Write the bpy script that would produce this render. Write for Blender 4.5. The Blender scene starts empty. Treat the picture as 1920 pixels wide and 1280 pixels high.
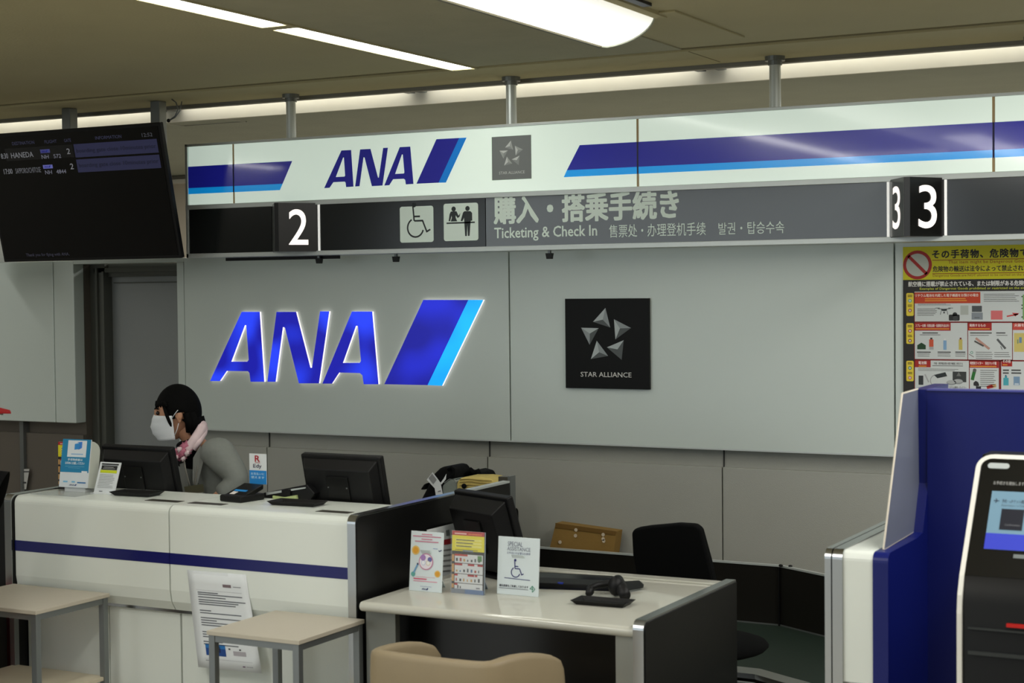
import bpy, bmesh, math, random
from mathutils import Vector, Matrix
random.seed(7)
S = bpy.context.scene
C = S.collection
# ---------------------------------------------------------------- camera
FOC, YAW, PITCH, ROLL, EYE = 3110.0, math.radians(28.0), math.radians(-1.77), math.radians(0.57), 1.8
fw = Vector((-math.sin(YAW)*math.cos(PITCH), math.cos(YAW)*math.cos(PITCH), math.sin(PITCH)))
rt0 = Vector((math.cos(YAW), math.sin(YAW), 0)); up0 = rt0.cross(fw)
rt = math.cos(ROLL)*rt0 - math.sin(ROLL)*up0
up = math.cos(ROLL)*up0 + math.sin(ROLL)*rt0
cam = bpy.data.cameras.new('camera'); camo = bpy.data.objects.new('camera', cam); C.objects.link(camo)
M = Matrix.Identity(4)
for i in range(3):
    M[i][0], M[i][1], M[i][2] = rt[i], up[i], -fw[i]
M[2][3] = EYE
camo.matrix_world = M
cam.sensor_width = 36; cam.lens = FOC/1920*36; cam.clip_start = .05
cam.dof.use_dof = True; cam.dof.focus_distance = 8.0; cam.dof.aperture_fstop = 5.0
S.camera = camo
# ---------------------------------------------------------------- world, lamps, exposure
w = bpy.data.worlds.new('world'); S.world = w; w.use_nodes = True
w.node_tree.nodes['Background'].inputs[0].default_value = (.86, .95, 1, 1)
w.node_tree.nodes['Background'].inputs[1].default_value = 1.4
def area(x, y, z, sx, sy, p, col=(1, .985, .93), rot=(0, 0, 0)):
    l = bpy.data.lights.new('unseen_lamp', 'AREA'); l.shape = 'RECTANGLE'; l.size = sx; l.size_y = sy
    l.energy = p; l.color = col
    o = bpy.data.objects.new('unseen_lamp', l); o.location = (x, y, z); o.rotation_euler = rot; C.objects.link(o); return o
LS = 1.0
area(-3.72, 1.9, 2.79, .16, 3.2, 20*LS)
area(-2.40, 1.6, 2.74, .25, 3.4, 24*LS)
area(-0.35, 4.9, 2.79, .22, 3.2, 64*LS)  # added out of view to brighten the right of the wall
area(1.20, 4.2, 2.79, .22, 3.2, 40*LS)  # second added lamp beyond the frame, also for the right wall
area(-7.9, 4.6, 2.79, .16, 3.4, 30*LS)
area(-2.5, 1.66, 2.78, 2.4, .14, 18*LS)
area(-6.5, 9.0, 2.74, 6.0, .3, 60*LS)  # added behind the partition to lift the dark back ceiling
area(-1.0, 9.0, 2.74, 5.0, .3, 70*LS)  # its right-hand partner, likewise added for the back ceiling
S.view_settings.view_transform = 'Standard'; S.view_settings.look = 'None'
S.view_settings.gamma = 1; S.view_settings.use_curve_mapping = False
S.view_settings.exposure = 0.12
S.cycles.use_denoising = True
S.cycles.max_bounces = 8

# ---------------------------------------------------------------- helpers
def P(px, py, x=None, y=None, z=None):
    """point of the place seen at a pixel of the 1920x1280 photograph, on the plane x=, y= or z="""
    d = fw + rt*((px-960)/FOC) - up*((py-640)/FOC)
    if y is not None: t = y/d.y
    elif z is not None: t = (z-EYE)/d.z
    else: t = x/d.x
    return Vector((0, 0, EYE)) + d*t
def lin(c):
    c = c/255.0
    return c/12.92 if c <= .04045 else ((c+.055)/1.055)**2.4
MATS = {}
def mat(name, rgb, rough=.5, metal=0.0, spec=.5, var=.04, vs=6.0, bump=0.0, bs=60.0, emis=None, es=0.0, alpha=None, trans=0.0, coat=0.0):
    if name in MATS: return MATS[name]
    m = bpy.data.materials.new(name); m.use_nodes = True
    nt = m.node_tree; b = nt.nodes['Principled BSDF']
    col = (lin(rgb[0]), lin(rgb[1]), lin(rgb[2]), 1)
    tc = nt.nodes.new('ShaderNodeTexCoord'); n = nt.nodes.new('ShaderNodeTexNoise')
    n.inputs['Scale'].default_value = vs; n.inputs['Detail'].default_value = 3
    nt.links.new(tc.outputs['Object'], n.inputs['Vector'])
    mx = nt.nodes.new('ShaderNodeMix'); mx.data_type = 'RGBA'
    mx.inputs[6].default_value = tuple(c*(1-var) for c in col[:3])+(1,)
    mx.inputs[7].default_value = tuple(min(1, c*(1+var)) for c in col[:3])+(1,)
    nt.links.new(n.outputs['Fac'], mx.inputs[0]); nt.links.new(mx.outputs[2], b.inputs['Base Color'])
    b.inputs['Roughness'].default_value = rough; b.inputs['Metallic'].default_value = metal
    b.inputs['Specular IOR Level'].default_value = spec
    b.inputs['Coat Weight'].default_value = coat; b.inputs['Coat Roughness'].default_value = .05
    if bump:
        n2 = nt.nodes.new('ShaderNodeTexNoise'); n2.inputs['Scale'].default_value = bs; n2.inputs['Detail'].default_value = 2
        nt.links.new(tc.outputs['Object'], n2.inputs['Vector'])
        bp = nt.nodes.new('ShaderNodeBump'); bp.inputs['Strength'].default_value = bump; bp.inputs['Distance'].default_value = .01
        nt.links.new(n2.outputs['Fac'], bp.inputs['Height']); nt.links.new(bp.outputs['Normal'], b.inputs['Normal'])
    if es:
        e = emis or rgb
        b.inputs['Emission Color'].default_value = (lin(e[0]), lin(e[1]), lin(e[2]), 1)
        b.inputs['Emission Strength'].default_value = es
    if alpha is not None: b.inputs['Alpha'].default_value = alpha
    if trans: b.inputs['Transmission Weight'].default_value = trans
    MATS[name] = m
    return m
def ink(rgb, es=0.0, rough=.55):
    return mat('print_%d_%d_%d_%d' % (rgb[0], rgb[1], rgb[2], int(es*100)), rgb, rough, var=.01, es=es)

def tag(o, label=None, cat=None, group=None, kind=None):
    if label: o['label'] = label
    if cat: o['category'] = cat
    if group: o['group'] = group
    if kind: o['kind'] = kind
    return o
def thing(name, label, cat, loc=(0, 0, 0), rotz=0.0, group=None):
    o = bpy.data.objects.new(name, None); C.objects.link(o); o.empty_display_size = .1
    o.location = loc; o.rotation_euler = (0, 0, rotz)
    return tag(o, label, cat, group)
def struct(o): o['kind'] = 'structure'; return o

class MB:
    def __init__(s): s.v = []; s.f = []; s.m = []; s.mats = []; s.cur = 0
    def use(s, m):
        if m not in s.mats: s.mats.append(m)
        s.cur = s.mats.index(m); return s
    def face(s, pts):
        n = len(s.v); s.v += [tuple(p) for p in pts]; s.f.append(list(range(n, n+len(pts)))); s.m.append(s.cur)
    def add(s, vs, fs):
        n = len(s.v); s.v += [tuple(p) for p in vs]
        for f in fs: s.f.append([n+i for i in f]); s.m.append(s.cur)
    def box(s, x0, x1, y0, y1, z0, z1):
        if x0 > x1: x0, x1 = x1, x0
        if y0 > y1: y0, y1 = y1, y0
        if z0 > z1: z0, z1 = z1, z0
        s.add([(x0,y0,z0),(x1,y0,z0),(x1,y1,z0),(x0,y1,z0),(x0,y0,z1),(x1,y0,z1),(x1,y1,z1),(x0,y1,z1)],
              [(0,3,2,1),(4,5,6,7),(0,1,5,4),(1,2,6,5),(2,3,7,6),(3,0,4,7)]); return s
    def slab(s, quad, d):
        """a plate: quad of 4+ corners, thickened along d"""
        d = Vector(d); q = [Vector(p) for p in quad]; n = len(q)
        nrm = (q[1]-q[0]).cross(q[2]-q[0])
        if nrm.dot(d) > 0: q.reverse()
        s.add(q+[p+d for p in q], [tuple(range(n)), tuple(range(2*n-1, n-1, -1))] + [(i, i+n, (i+1) % n+n, (i+1) % n) for i in range(n)]); return s
    def prism(s, pts, ax, a, b):
        """closed 2D outline extruded along an axis ('x': pts are y,z ; 'y': x,z ; 'z': x,y)"""
        def mk(p, t): return {'x': (t, p[0], p[1]), 'y': (p[0], t, p[1]), 'z': (p[0], p[1], t)}[ax]
        return s.slab([mk(p, a) for p in pts], Vector(mk((0, 0), b))-Vector(mk((0, 0), a)))
    def tube(s, p0, p1, r, n=12, r2=None):
        p0, p1 = Vector(p0), Vector(p1); d = (p1-p0).normalized(); a = d.orthogonal().normalized(); b = d.cross(a)
        r2 = r if r2 is None else r2
        vs = [p0+(a*math.cos(2*math.pi*i/n)+b*math.sin(2*math.pi*i/n))*r for i in range(n)]
        vs += [p1+(a*math.cos(2*math.pi*i/n)+b*math.sin(2*math.pi*i/n))*r2 for i in range(n)]
        s.add(vs, [tuple(range(n-1, -1, -1)), tuple(range(n, 2*n))]+[(i, (i+1) % n, (i+1) % n+n, i+n) for i in range(n)]); return s
    def path(s, pts, r, n=8):
        pts = [Vector(p) for p in pts]; rings = []; a = None
        for i, p in enumerate(pts):
            d = (pts[min(i+1, len(pts)-1)]-pts[max(i-1, 0)]).normalized()
            a = d.orthogonal().normalized() if a is None else (a-d*a.dot(d)).normalized()
            b = d.cross(a); rings.append([p+(a*math.cos(2*math.pi*k/n)+b*math.sin(2*math.pi*k/n))*r for k in range(n)])
        vs = [v for q in rings for v in q]
        fs = [(i*n+k, i*n+(k+1) % n, (i+1)*n+(k+1) % n, (i+1)*n+k) for i in range(len(pts)-1) for k in range(n)]
        fs += [tuple(range(n-1, -1, -1)), tuple(range((len(pts)-1)*n, len(pts)*n))]
        s.add(vs, fs); return s
    def ball(s, c, r, n=14, h=9, fn=None):
        c = Vector(c); vs = []; fs = []
        if not hasattr(r, '__len__'): r = (r, r, r)
        for j in range(h+1):
            t = math.pi*j/h
            for i in range(n):
                u = 2*math.pi*i/n
                d = Vector((math.sin(t)*math.cos(u), math.sin(t)*math.sin(u), math.cos(t)))
                p = Vector((d.x*r[0], d.y*r[1], d.z*r[2]))
                if fn: p = fn(p, d)
                vs.append(c+p)
        for j in range(h):
            for i in range(n): fs.append((j*n+i, (j+1)*n+i, (j+1)*n+(i+1) % n, j*n+(i+1) % n))
        s.add(vs, fs); return s
    def xf(s, mtx): s.v = [tuple(mtx @ Vector(p)) for p in s.v]; return s
    def build(s, name, m=None, parent=None, local=False, bevel=0, smooth=False, seg=2, sub=0):
        me = bpy.data.meshes.new(name)
        off = Vector((0, 0, 0))
        if parent is not None and not local:
            p = parent
            while p is not None: off = off+Vector(p.location); p = p.parent
        me.from_pydata([tuple(Vector(p)-off) for p in s.v], [], s.f)
        ms = s.mats if s.mats else [m]
        for k in ms: me.materials.append(k)
        me.polygons.foreach_set('material_index', s.m)
        if smooth: me.polygons.foreach_set('use_smooth', [True]*len(me.polygons))
        if smooth or sub:
            bm = bmesh.new(); bm.from_mesh(me); bmesh.ops.remove_doubles(bm, verts=bm.verts, dist=1e-5)
            bmesh.ops.recalc_face_normals(bm, faces=bm.faces); bm.to_mesh(me); bm.free()
        me.update()
        o = bpy.data.objects.new(name, me); C.objects.link(o)
        if parent is not None: o.parent = parent
        if bevel:
            b = o.modifiers.new('bevel', 'BEVEL'); b.width = bevel; b.segments = seg; b.limit_method = 'ANGLE'; b.angle_limit = .6
            if not smooth: me.polygons.foreach_set('use_smooth', [True]*len(me.polygons))
            b.harden_normals = True
        if sub:
            q = o.modifiers.new('sub', 'SUBSURF'); q.levels = sub; q.render_levels = sub
        return o
def bx(x0, x1, y0, y1, z0, z1): return MB().box(x0, x1, y0, y1, z0, z1)

# ---- flat print: polygons and lettering laid on a plane that faces -Y (x to the right, z up)
GLY = {}
def glyphs(txt, shear=0.0, off=0.0, space=1.0):
    k = (txt, shear, off, space)
    if k not in GLY:
        cu = bpy.data.curves.new('t', 'FONT'); cu.body = txt; cu.shear = shear; cu.offset = off; cu.resolution_u = 8 if len(txt) < 3 else 2; cu.space_character = space
        o = bpy.data.objects.new('t', cu); me = o.to_mesh()
        vs = [(v.co.x, v.co.y) for v in me.vertices]; fs = [tuple(p.vertices) for p in me.polygons]
        o.to_mesh_clear(); bpy.data.objects.remove(o); bpy.data.curves.remove(cu)
        GLY[k] = (vs, fs)
    return GLY[k]
class Print:
    def __init__(s, y=0.0, step=.0004, es=0.0): s.mb = MB(); s.y = y; s.step = step; s.es = es
    def poly(s, pts, rgb, L=1):
        s.mb.use(ink(rgb, s.es)); y = s.y-L*s.step
        a = sum(pts[i][0]*pts[(i+1) % len(pts)][1]-pts[(i+1) % len(pts)][0]*pts[i][1] for i in range(len(pts)))
        if a < 0: pts = pts[::-1]
        s.mb.face([(p[0], y, p[1]) for p in pts])
    def rect(s, x0, z0, x1, z1, rgb, L=1): s.poly([(x0, z0), (x1, z0), (x1, z1), (x0, z1)], rgb, L)
    def rrect(s, x0, z0, x1, z1, r, rgb, L=1):
        if x0 > x1: x0, x1 = x1, x0
        if z0 > z1: z0, z1 = z1, z0
        pts = []
        for cx, cz, a in ((x1-r, z0+r, -90), (x1-r, z1-r, 0), (x0+r, z1-r, 90), (x0+r, z0+r, 180)):
            pts += [(cx+r*math.cos(math.radians(a+k*22.5)), cz+r*math.sin(math.radians(a+k*22.5))) for k in range(5)]
        s.poly(pts, rgb, L)
    def disc(s, x, z, r, rgb, L=1, n=20, ry=None):
        ry = ry or r; s.poly([(x+r*math.cos(2*math.pi*i/n), z+ry*math.sin(2*math.pi*i/n)) for i in range(n)], rgb, L)
    def ring(s, x, z, r, wd, rgb, L=1, a0=0, a1=360, n=28):
        s.mb.use(ink(rgb, s.es)); y = s.y-L*s.step
        for i in range(n):
            a, b = math.radians(a0+(a1-a0)*i/n), math.radians(a0+(a1-a0)*(i+1)/n)
            q = [(x+(r-wd)*math.cos(a), z+(r-wd)*math.sin(a)), (x+r*math.cos(a), z+r*math.sin(a)), (x+r*math.cos(b), z+r*math.sin(b)), (x+(r-wd)*math.cos(b), z+(r-wd)*math.sin(b))]
            s.mb.face([(p[0], y, p[1]) for p in q])
    def line(s, x0, z0, x1, z1, wd, rgb, L=1):
        d = math.hypot(x1-x0, z1-z0) or 1; nx, nz = -(z1-z0)/d*wd/2, (x1-x0)/d*wd/2
        s.poly([(x0+nx, z0+nz), (x1+nx, z1+nz), (x1-nx, z1-nz), (x0-nx, z0-nz)], rgb, L)
    def text(s, txt, x0, z0, x1, z1, rgb, L=2, off=0.0, shear=0.0, space=1.0):
        """lettering fitted into the box x0..x1, z0..z1"""
        vs, fs = glyphs(txt, shear, 0.0, space)
        if not vs: return
        ax, bx_ = min(v[0] for v in vs), max(v[0] for v in vs); az, bz = min(v[1] for v in vs), max(v[1] for v in vs)
        sx, sz = (x1-x0)/(bx_-ax), (z1-z0)/(bz-az); y = s.y-L*s.step
        s.mb.use(ink(rgb, s.es)); o = off*1.1*(z1-z0)
        for k, (i, j) in enumerate([(0, 0)] if not off else [(-1, -1), (1, -1), (-1, 1), (1, 1), (0, -1.2), (0, 1.2), (-1.2, 0), (1.2, 0)]):
            s.mb.add([(x0+(v[0]-ax)*sx+i*o, y-k*2e-6, z0+(v[1]-az)*sz+j*o*.8) for v in vs], fs)
    def bars(s, x0, z1, x1, n, pitch, rgb, L=2, th=.45, rag=.25):
        """body copy too small to read: one thin line per row"""
        for i in range(n):
            z = z1-i*pitch; e = x1-(x1-x0)*rag*random.random()
            s.rect(x0, z-pitch*th, e, z, rgb, L)
    def done(s, name, parent, local=False): return s.mb.build(name, None, parent, local=local)

LOGO = dict(
 a1=[(55,607),(262,155),(380,155),(410,612),(320,612),(313,555),(303,543),(165,541),(120,607)], a1h=[(195,480),(283,243),(292,243),(308,468),(300,480)],
 n=[(430,612),(490,155),(618,155),(712,520),(722,520),(775,152),(835,152),(768,622),(636,622),(545,258),(532,255),(484,612)],
 a2=[(790,624),(983,153),(1116,153),(1157,628),(1060,628),(1052,570),(1035,555),(900,552),(853,624)], a2h=[(925,488),(1010,247),(1022,247),(1042,475),(1035,488)],
 t1=[(1195,628),(1450,77),(1745,77),(1478,634)], t2=[(1478,634),(1745,77),(1843,77),(1573,638)])
def WL(c, y=7.16):
    q = P(380+c[0]/3.491, 540+c[1]/3.491, y=y); return (q.x, q.z)
LW = {k: [WL(c) for c in v] for k, v in LOGO.items()}
_x0 = min(p[0] for v in LW.values() for p in v); _x1 = max(p[0] for v in LW.values() for p in v)
_z0 = min(p[1] for v in LW.values() for p in v); _z1 = max(p[1] for v in LW.values() for p in v)
LN = {k: [((p[0]-_x0)/(_x1-_x0), (p[1]-_z0)/(_z1-_z0)) for p in v] for k, v in LW.items()}
def solid_tris(outer, hole=None):
    """triangulated flat polygon with an optional hole -> (verts2d, faces)"""
    bm = bmesh.new(); es = []
    for loop in [outer]+([hole] if hole else []):
        vv = [bm.verts.new((p[0], p[1], 0)) for p in loop]
        es += [bm.edges.new((vv[i], vv[(i+1) % len(vv)])) for i in range(len(vv))]
    bmesh.ops.triangle_fill(bm, use_beauty=True, edges=es)
    bm.verts.index_update(); vs = [(v.co.x, v.co.y) for v in bm.verts]; fs = [tuple(v.index for v in f.verts) for f in bm.faces]
    out = []
    for f in fs:
        a, b, c = (vs[i] for i in f)
        out.append(f if (b[0]-a[0])*(c[1]-a[1])-(c[0]-a[0])*(b[1]-a[1]) > 0 else f[::-1])
    bm.free(); return vs, out
def mini_logo(pr, x0, z0, x1, z1, dark, light, L=2):
    def m(k): return [(x0+(x1-x0)*p[0], z0+(z1-z0)*p[1]) for p in LN[k]]
    for k, h, c in (('a1', 'a1h', dark), ('n', None, dark), ('a2', 'a2h', dark), ('t1', None, dark), ('t2', None, light)):
        vs, fs = solid_tris(m(k), m(h) if h else None)
        pr.mb.use(ink(c, pr.es)); pr.mb.add([(v[0], pr.y-L*pr.step, v[1]) for v in vs], fs)
STAR = [((582,230),(438,390),(635,455),(550,365)), ((678,360),(870,460),(693,592),(745,465)), ((787,600),(595,683),(762,825),(715,705)),
        ((480,608),(410,820),(608,782),(505,740)), ((300,458),(503,463),(397,655),(400,525))]
def star(pr, x0, z0, x1, z1, cols, L=2):
    """five faceted darts; box = the whole plate (112..1068, 122..1160 of the sketch grid)"""
    def m(p): return (x0+(x1-x0)*(p[0]-112)/(1068-112), z1-(z1-z0)*(p[1]-122)/(1160-122))
    for i, (a, b, c, o) in enumerate(STAR):
        a, b, c, o = m(a), m(b), m(c), m(o)
        trip = [(a, b, o), (a, c, o), (b, c, o)]
        sh = [(0, 1, 2), (1, 0, 2), (0, 2, 2), (0, 1, 2), (0, 1, 2)][i]
        for t, k in zip(trip, sh): pr.poly(list(t), cols[k], L)
WHEEL = dict(head=(283, 247), body=[(270,265),(276,357),(344,350),(377,430),(398,412)])
def wheelchair(pr, x, z, h, rgb, L=2):
    """wheelchair symbol standing in a box of height h whose lower left is x, z"""
    u = h/235.0
    def q(a, b): return x+(a-228)*u, z+(460-b)*u
    pr.disc(*q(281, 247), 16*u, rgb, L)
    for a, b in (((272, 255), (281, 350)), ((281, 350), (348, 350)), ((344, 350), (375, 422)), ((370, 424), (402, 408)), ((280, 322), (325, 322))):
        pr.line(*q(*a), *q(*b), 11*u, rgb, L)
    pr.ring(*q(290, 395), 65*u, 11*u, rgb, L, a0=118, a1=345)

# ---------------------------------------------------------------- materials
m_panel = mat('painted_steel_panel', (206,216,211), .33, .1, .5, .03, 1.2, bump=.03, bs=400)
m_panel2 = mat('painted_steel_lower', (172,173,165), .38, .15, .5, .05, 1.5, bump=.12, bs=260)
m_frame = mat('door_frame_grey', (88,90,84), .4, .2)
m_door = mat('door_grey', (140,144,144), .42, .15, .5, .06, 1.3)
m_ceil = mat('plaster_ceiling', (186,178,142), .9, 0, .2, .06, 3, bump=.15, bs=90)
m_ceil2 = mat('mineral_ceiling', (182,186,172), .9, 0, .2, .08, 4, bump=.3, bs=60)
m_white = mat('cream_laminate', (228,233,226), .28, 0, .5, .015, 2)
m_edge = mat('cream_top', (194,193,182), .07, 0, .5, .015, 2)
m_black = mat('black_laminate', (14,14,14), .38, 0, .28, .1, 3)
m_bplas = mat('black_plastic', (14,14,15), .5, 0, .3, .1, 5, bump=.05, bs=500)
m_bfab = mat('black_fabric', (9,10,11), .95, 0, .15, .15, 40, bump=.2, bs=900)
m_chrome = mat('brushed_aluminium', (176,178,178), .22, 1.0, .5, .05, 3)
m_alu = mat('silver_aluminium', (200,206,204), .35, .35, .5, .03, 3)
m_gmetal = mat('grey_metal', (130,134,134), .4, .7, .5, .04, 3)
m_navy = mat('navy_stripe', (14,18,96), .35)
m_blue = mat('blue_laminate', (13,24,100), .35, 0, .35, .05, 2)
m_floor = mat('floor_vinyl', (170,164,150), .3, 0, .5, .08, 4)
m_paper = mat('paper', (226,230,232), .6, 0, .4, .01)
m_acry = mat('clear_acrylic', (235,240,242), .05, 0, .5, .0, alpha=.06)
m_frost = mat('frosted_acrylic', (118,124,142), .35, 0, .5, .02, alpha=.82)
m_tan = mat('tan_leather', (142,127,100), .5, 0, .4, .06, 9, bump=.05, bs=300)

# ---------------------------------------------------------------- the room
ZC = 2.82
struct(bx(-12, 3, -10, 11, -.1, 0).build('floor', m_floor))
cl = struct(bx(-12, 3, -1.5, 7.1, ZC, ZC+.12).build('ceiling', m_ceil))
bx(-12, 3, 6.60, 6.615, ZC-.004, ZC).build('ceiling_joint', mat('joint_olive', (128,120,90), .9), cl)  # ceiling joint in its own dull olive colour
bx(-12, 3, 6.63, 7.06, ZC-.012, ZC-.0005).build('edge_board', m_ceil, cl, bevel=.003)
bx(-12, 3, 7.06, 7.1, ZC-.03, ZC).build('edge_trim', mat('edge_trim_grey', (120,118,110), .5), cl)
for x in (-2.66, -0.4): bx(x, x+.004, 6.63, 7.0, ZC-.0135, ZC-.011).build('ceiling_joint', mat('joint_olive', (128,120,90), .9), cl)
# access hatch beside the curved lamp
h = MB(); q = [P(1180,92,z=ZC-.012), P(1225,86,z=ZC-.012), P(1252,40,z=ZC-.012), P(1216,44,z=ZC-.012)]
x0, x1, y0, y1 = -2.62, -2.33, 5.68, 6.42
h.box(x0, x1, y0, y1, ZC-.008, ZC); h.build('access_hatch', m_ceil, cl, bevel=.002)
# concrete soffit between the strip light and the curved lamp
bx(-3.70, -2.68, -1.5, 6.60, ZC-.006, ZC+.01).build('soffit_board', mat('soffit_plaster', (172,168,142), .9, 0, .2, .10, 5, bump=.25, bs=70), cl)
# slot and raised back ceiling
cb = struct(bx(-12, 3, 7.26, 11, 2.765, 2.90).build('ceiling_back', m_ceil2))
struct(bx(-12, 3, 7.24, 7.26, 2.745, 2.98).build('trim_1', mat('white_slot_face', (240,236,226), .6)))
struct(bx(-12, 3, 7.0, 7.3, 3.0, 3.04).build('ceiling_slot_cover', mat('white_slot_face', (240,236,226), .6)))
m_tube = mat('fluorescent_tube', (255,252,240), .5, es=4.6)
for i, x in enumerate((-8.35, -6.75, -5.15, -3.58, -1.98, -.38)):
    t = thing('slot_light', ['slot tube light far left behind the screen posts', 'slot tube light above the flight screen', 'slot tube light above the dark counter 2 sign end',
              'slot tube light above the wheelchair pictogram', 'slot tube light above the long blue stripe', 'slot tube light at the right edge of the ceiling slot'][i], 'light', (x, 7.17, 2.88), group='tube lights in the ceiling slot')
    MB().tube((x-.73, 7.17, 2.855), (x+.73, 7.17, 2.855), .014).build('tube', m_tube, t, smooth=True)
    bx(x-.77, x+.77, 7.14, 7.20, 2.88, 2.99).build('batten', m_alu, t)
    for e in (-.75, .75): bx(x+e-.02, x+e+.02, 7.12, 7.22, 2.80, 2.88).build('tube_holder', m_gmetal, t)
# hatch outline in the back ceiling
hm = mat('hatch_trim', (205,205,195), .6)
hb = MB()
for a, b in (((-6.15,7.27),(-5.71,7.27)), ((-5.71,7.27),(-5.71,7.575)), ((-5.71,7.575),(-6.15,7.575)), ((-6.15,7.575),(-6.15,7.27))):
    hb.box(min(a[0],b[0])-.004, max(a[0],b[0])+.004, min(a[1],b[1])-.004, max(a[1],b[1])+.004, 2.760, 2.766)
hb.build('hatch_trim', hm, cb)
# far upper wall above the partition
wu = struct(bx(-12, 3, 10.8, 10.9, 0, 2.95).build('wall_upper', mat('far_wall_beige', (206,196,178), .8)))
bx(-12, 3, 10.70, 10.8, 2.70, 2.73).build('ledge_trim', mat('white_slot_face', (240,236,226), .6), wu)
# partition wall behind the counters : proud upper panels over a recessed lower wall
ZT, ZB = 1.995, 1.058
wb = struct(bx(-5.835, 3, 7.24, 7.30, 0, ZT).build('wall_back', m_panel2))
for x0, x1 in ((-5.835, -3.826), (-3.820, -1.924), (-1.918, .1), (.106, 2.0)):
    bx(x0, x1, 7.165, 7.24, ZB, ZT-.002).build('wall_panel', m_panel, wb, bevel=.003)
xs = (-5.835, -5.33, -3.98, -2.74, -1.4, 2.0)
for x0, x1 in zip(xs[:-1], xs[1:]): bx(x0+.003, x1-.003, 7.212, 7.24, .0, .972).build('lower_panel', m_panel2, wb, bevel=.002)
for x in (-5.33, -3.98, -2.74, -1.4): bx(x-.003, x+.003, 7.2345, 7.2395, 0, ZB).build('panel_joint', mat('joint_line', (60,62,60), .7), wb)
bx(-5.835, 2, 7.163, 7.168, ZB-.002, ZB+.006).build('panel_edge_strip', m_alu, wb)
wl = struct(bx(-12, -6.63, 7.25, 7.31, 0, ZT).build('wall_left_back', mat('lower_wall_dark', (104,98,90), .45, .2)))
for x0, x1 in ((-8.7, -6.786), (-6.782, -6.63)):
    bx(x0, x1, 7.165, 7.25, ZB+.008, ZT-.002).build('wall_panel', m_panel, wl, bevel=.006)
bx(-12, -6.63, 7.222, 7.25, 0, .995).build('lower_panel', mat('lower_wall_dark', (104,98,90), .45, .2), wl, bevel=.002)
bx(-7.10, -7.07, 7.20, 7.25, 0, ZB+.008).build('joint_post', m_gmetal, wl)
bx(-6.63, -5.835, 7.165, 7.30, 1.972, ZT).build('header_panel', m_panel, wl, bevel=.003)
# door recess
d1 = struct(bx(-6.52, -5.80, 7.36, 7.40, 0, 1.90).build('door_1', m_door, bevel=.002))
fr = MB(); fr.box(-6.66, -6.52, 7.30, 7.45, 0, 1.972); fr.box(-6.66, -5.80, 7.33, 7.45, 1.90, 1.972)
fr.build('door_frame', m_frame, d1)
g = MB(); g.box(-6.535, -6.52, 7.29, 7.30, 0, 1.93); g.box(-6.58, -6.565, 7.285, 7.30, 0, 1.95); g.box(-6.6, -5.84, 7.30, 7.33, 1.925, 1.95); g.build('frame_stop', m_frame, d1)
bx(-6.5, -5.84, 7.352, 7.36, 1.862, 1.868).build('door_trim', m_frame, d1)
struct(bx(-5.885, -5.838, 7.165, 7.35, 0, 1.972).build('trim_2', m_panel, bevel=.003))
bx(-5.84, -5.835, 7.17, 7.2, 0, 1.99).build('trim_3', mat('joint_line', (60,62,60), .7))['kind'] = 'structure'
# unseen hall walls; left and front ones added to darken the sign's reflections
struct(bx(-12.1, -9.0, -.6, 11, 0, 3.0).build('wall_left_unseen', mat('hall_wall', (120,118,110), .8)))
struct(bx(3, 3.1, -10, 11, 0, 3.0).build('wall_right', mat('hall_wall', (120,118,110), .8)))
struct(bx(-5.5, 3, -10.1, -10, 0, 5).build('wall_front_unseen', mat('hall_wall', (120,118,110), .8)))

# ---------------------------------------------------------------- ceiling lamps in view
t = thing('ceiling_strip_light', 'long narrow recessed strip light running towards the sign', 'light', (-3.76, 5.5, ZC))
m_strip = mat('strip_diffuser', (255,255,246), .5, es=10.0)
bx(-3.815, -3.70, 1.0, 5.17, ZC-.008, ZC-.002).build('diffuser', m_strip, t)
bx(-3.815, -3.70, 5.24, 6.62, ZC-.008, ZC-.002).build('diffuser', m_strip, t)
f = MB(); f.box(-3.83, -3.815, 1.0, 6.64, ZC-.012, ZC+.01); f.box(-3.70, -3.685, 1.0, 6.64, ZC-.012, ZC+.01); f.box(-3.815, -3.70, 5.17, 5.24, ZC-.012, ZC+.01)
f.build('frame', m_ceil, t)
t = thing('curved_ceiling_light', 'wide curved diffuser light hanging under the ceiling', 'light', (-2.5, 4.5, ZC))
pr_ = [(-2.655, 2.722)]+[(-2.655+.215*math.sin(a), ZC-.004-.098*math.cos(a)**1.15) for a in [math.radians(k) for k in range(6, 88, 8)]]+[(-2.438, ZC-.002)]
fx = MB()
for i in range(len(pr_)-1):
    (a, b), (c, d) = pr_[i], pr_[i+1]; fx.face([(a, 2.2, b), (a, 5.74, b), (c, 5.74, d), (c, 2.2, d)])
def lampmat():
    m = bpy.data.materials.new('curved_diffuser'); m.use_nodes = True; nt = m.node_tree; b = nt.nodes['Principled BSDF']
    b.inputs['Base Color'].default_value = (.9, .9, .85, 1); b.inputs['Roughness'].default_value = .4
    b.inputs['Emission Color'].default_value = (1, .99, .90, 1)
    # the tube behind the diffuser: brightest near its own line, fading to the edge
    g = nt.nodes.new('ShaderNodeNewGeometry'); sp = nt.nodes.new('ShaderNodeSeparateXYZ'); nt.links.new(g.outputs['Position'], sp.inputs[0])
    mr = nt.nodes.new('ShaderNodeMapRange'); mr.inputs[1].default_value = -2.60; mr.inputs[2].default_value = -2.44; mr.inputs[3].default_value = 3.0; mr.inputs[4].default_value = .62
    nt.links.new(sp.outputs[0], mr.inputs[0]); nt.links.new(mr.outputs[0], b.inputs['Emission Strength']); return m
fx.build('diffuser', lampmat(), t, smooth=True)
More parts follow.
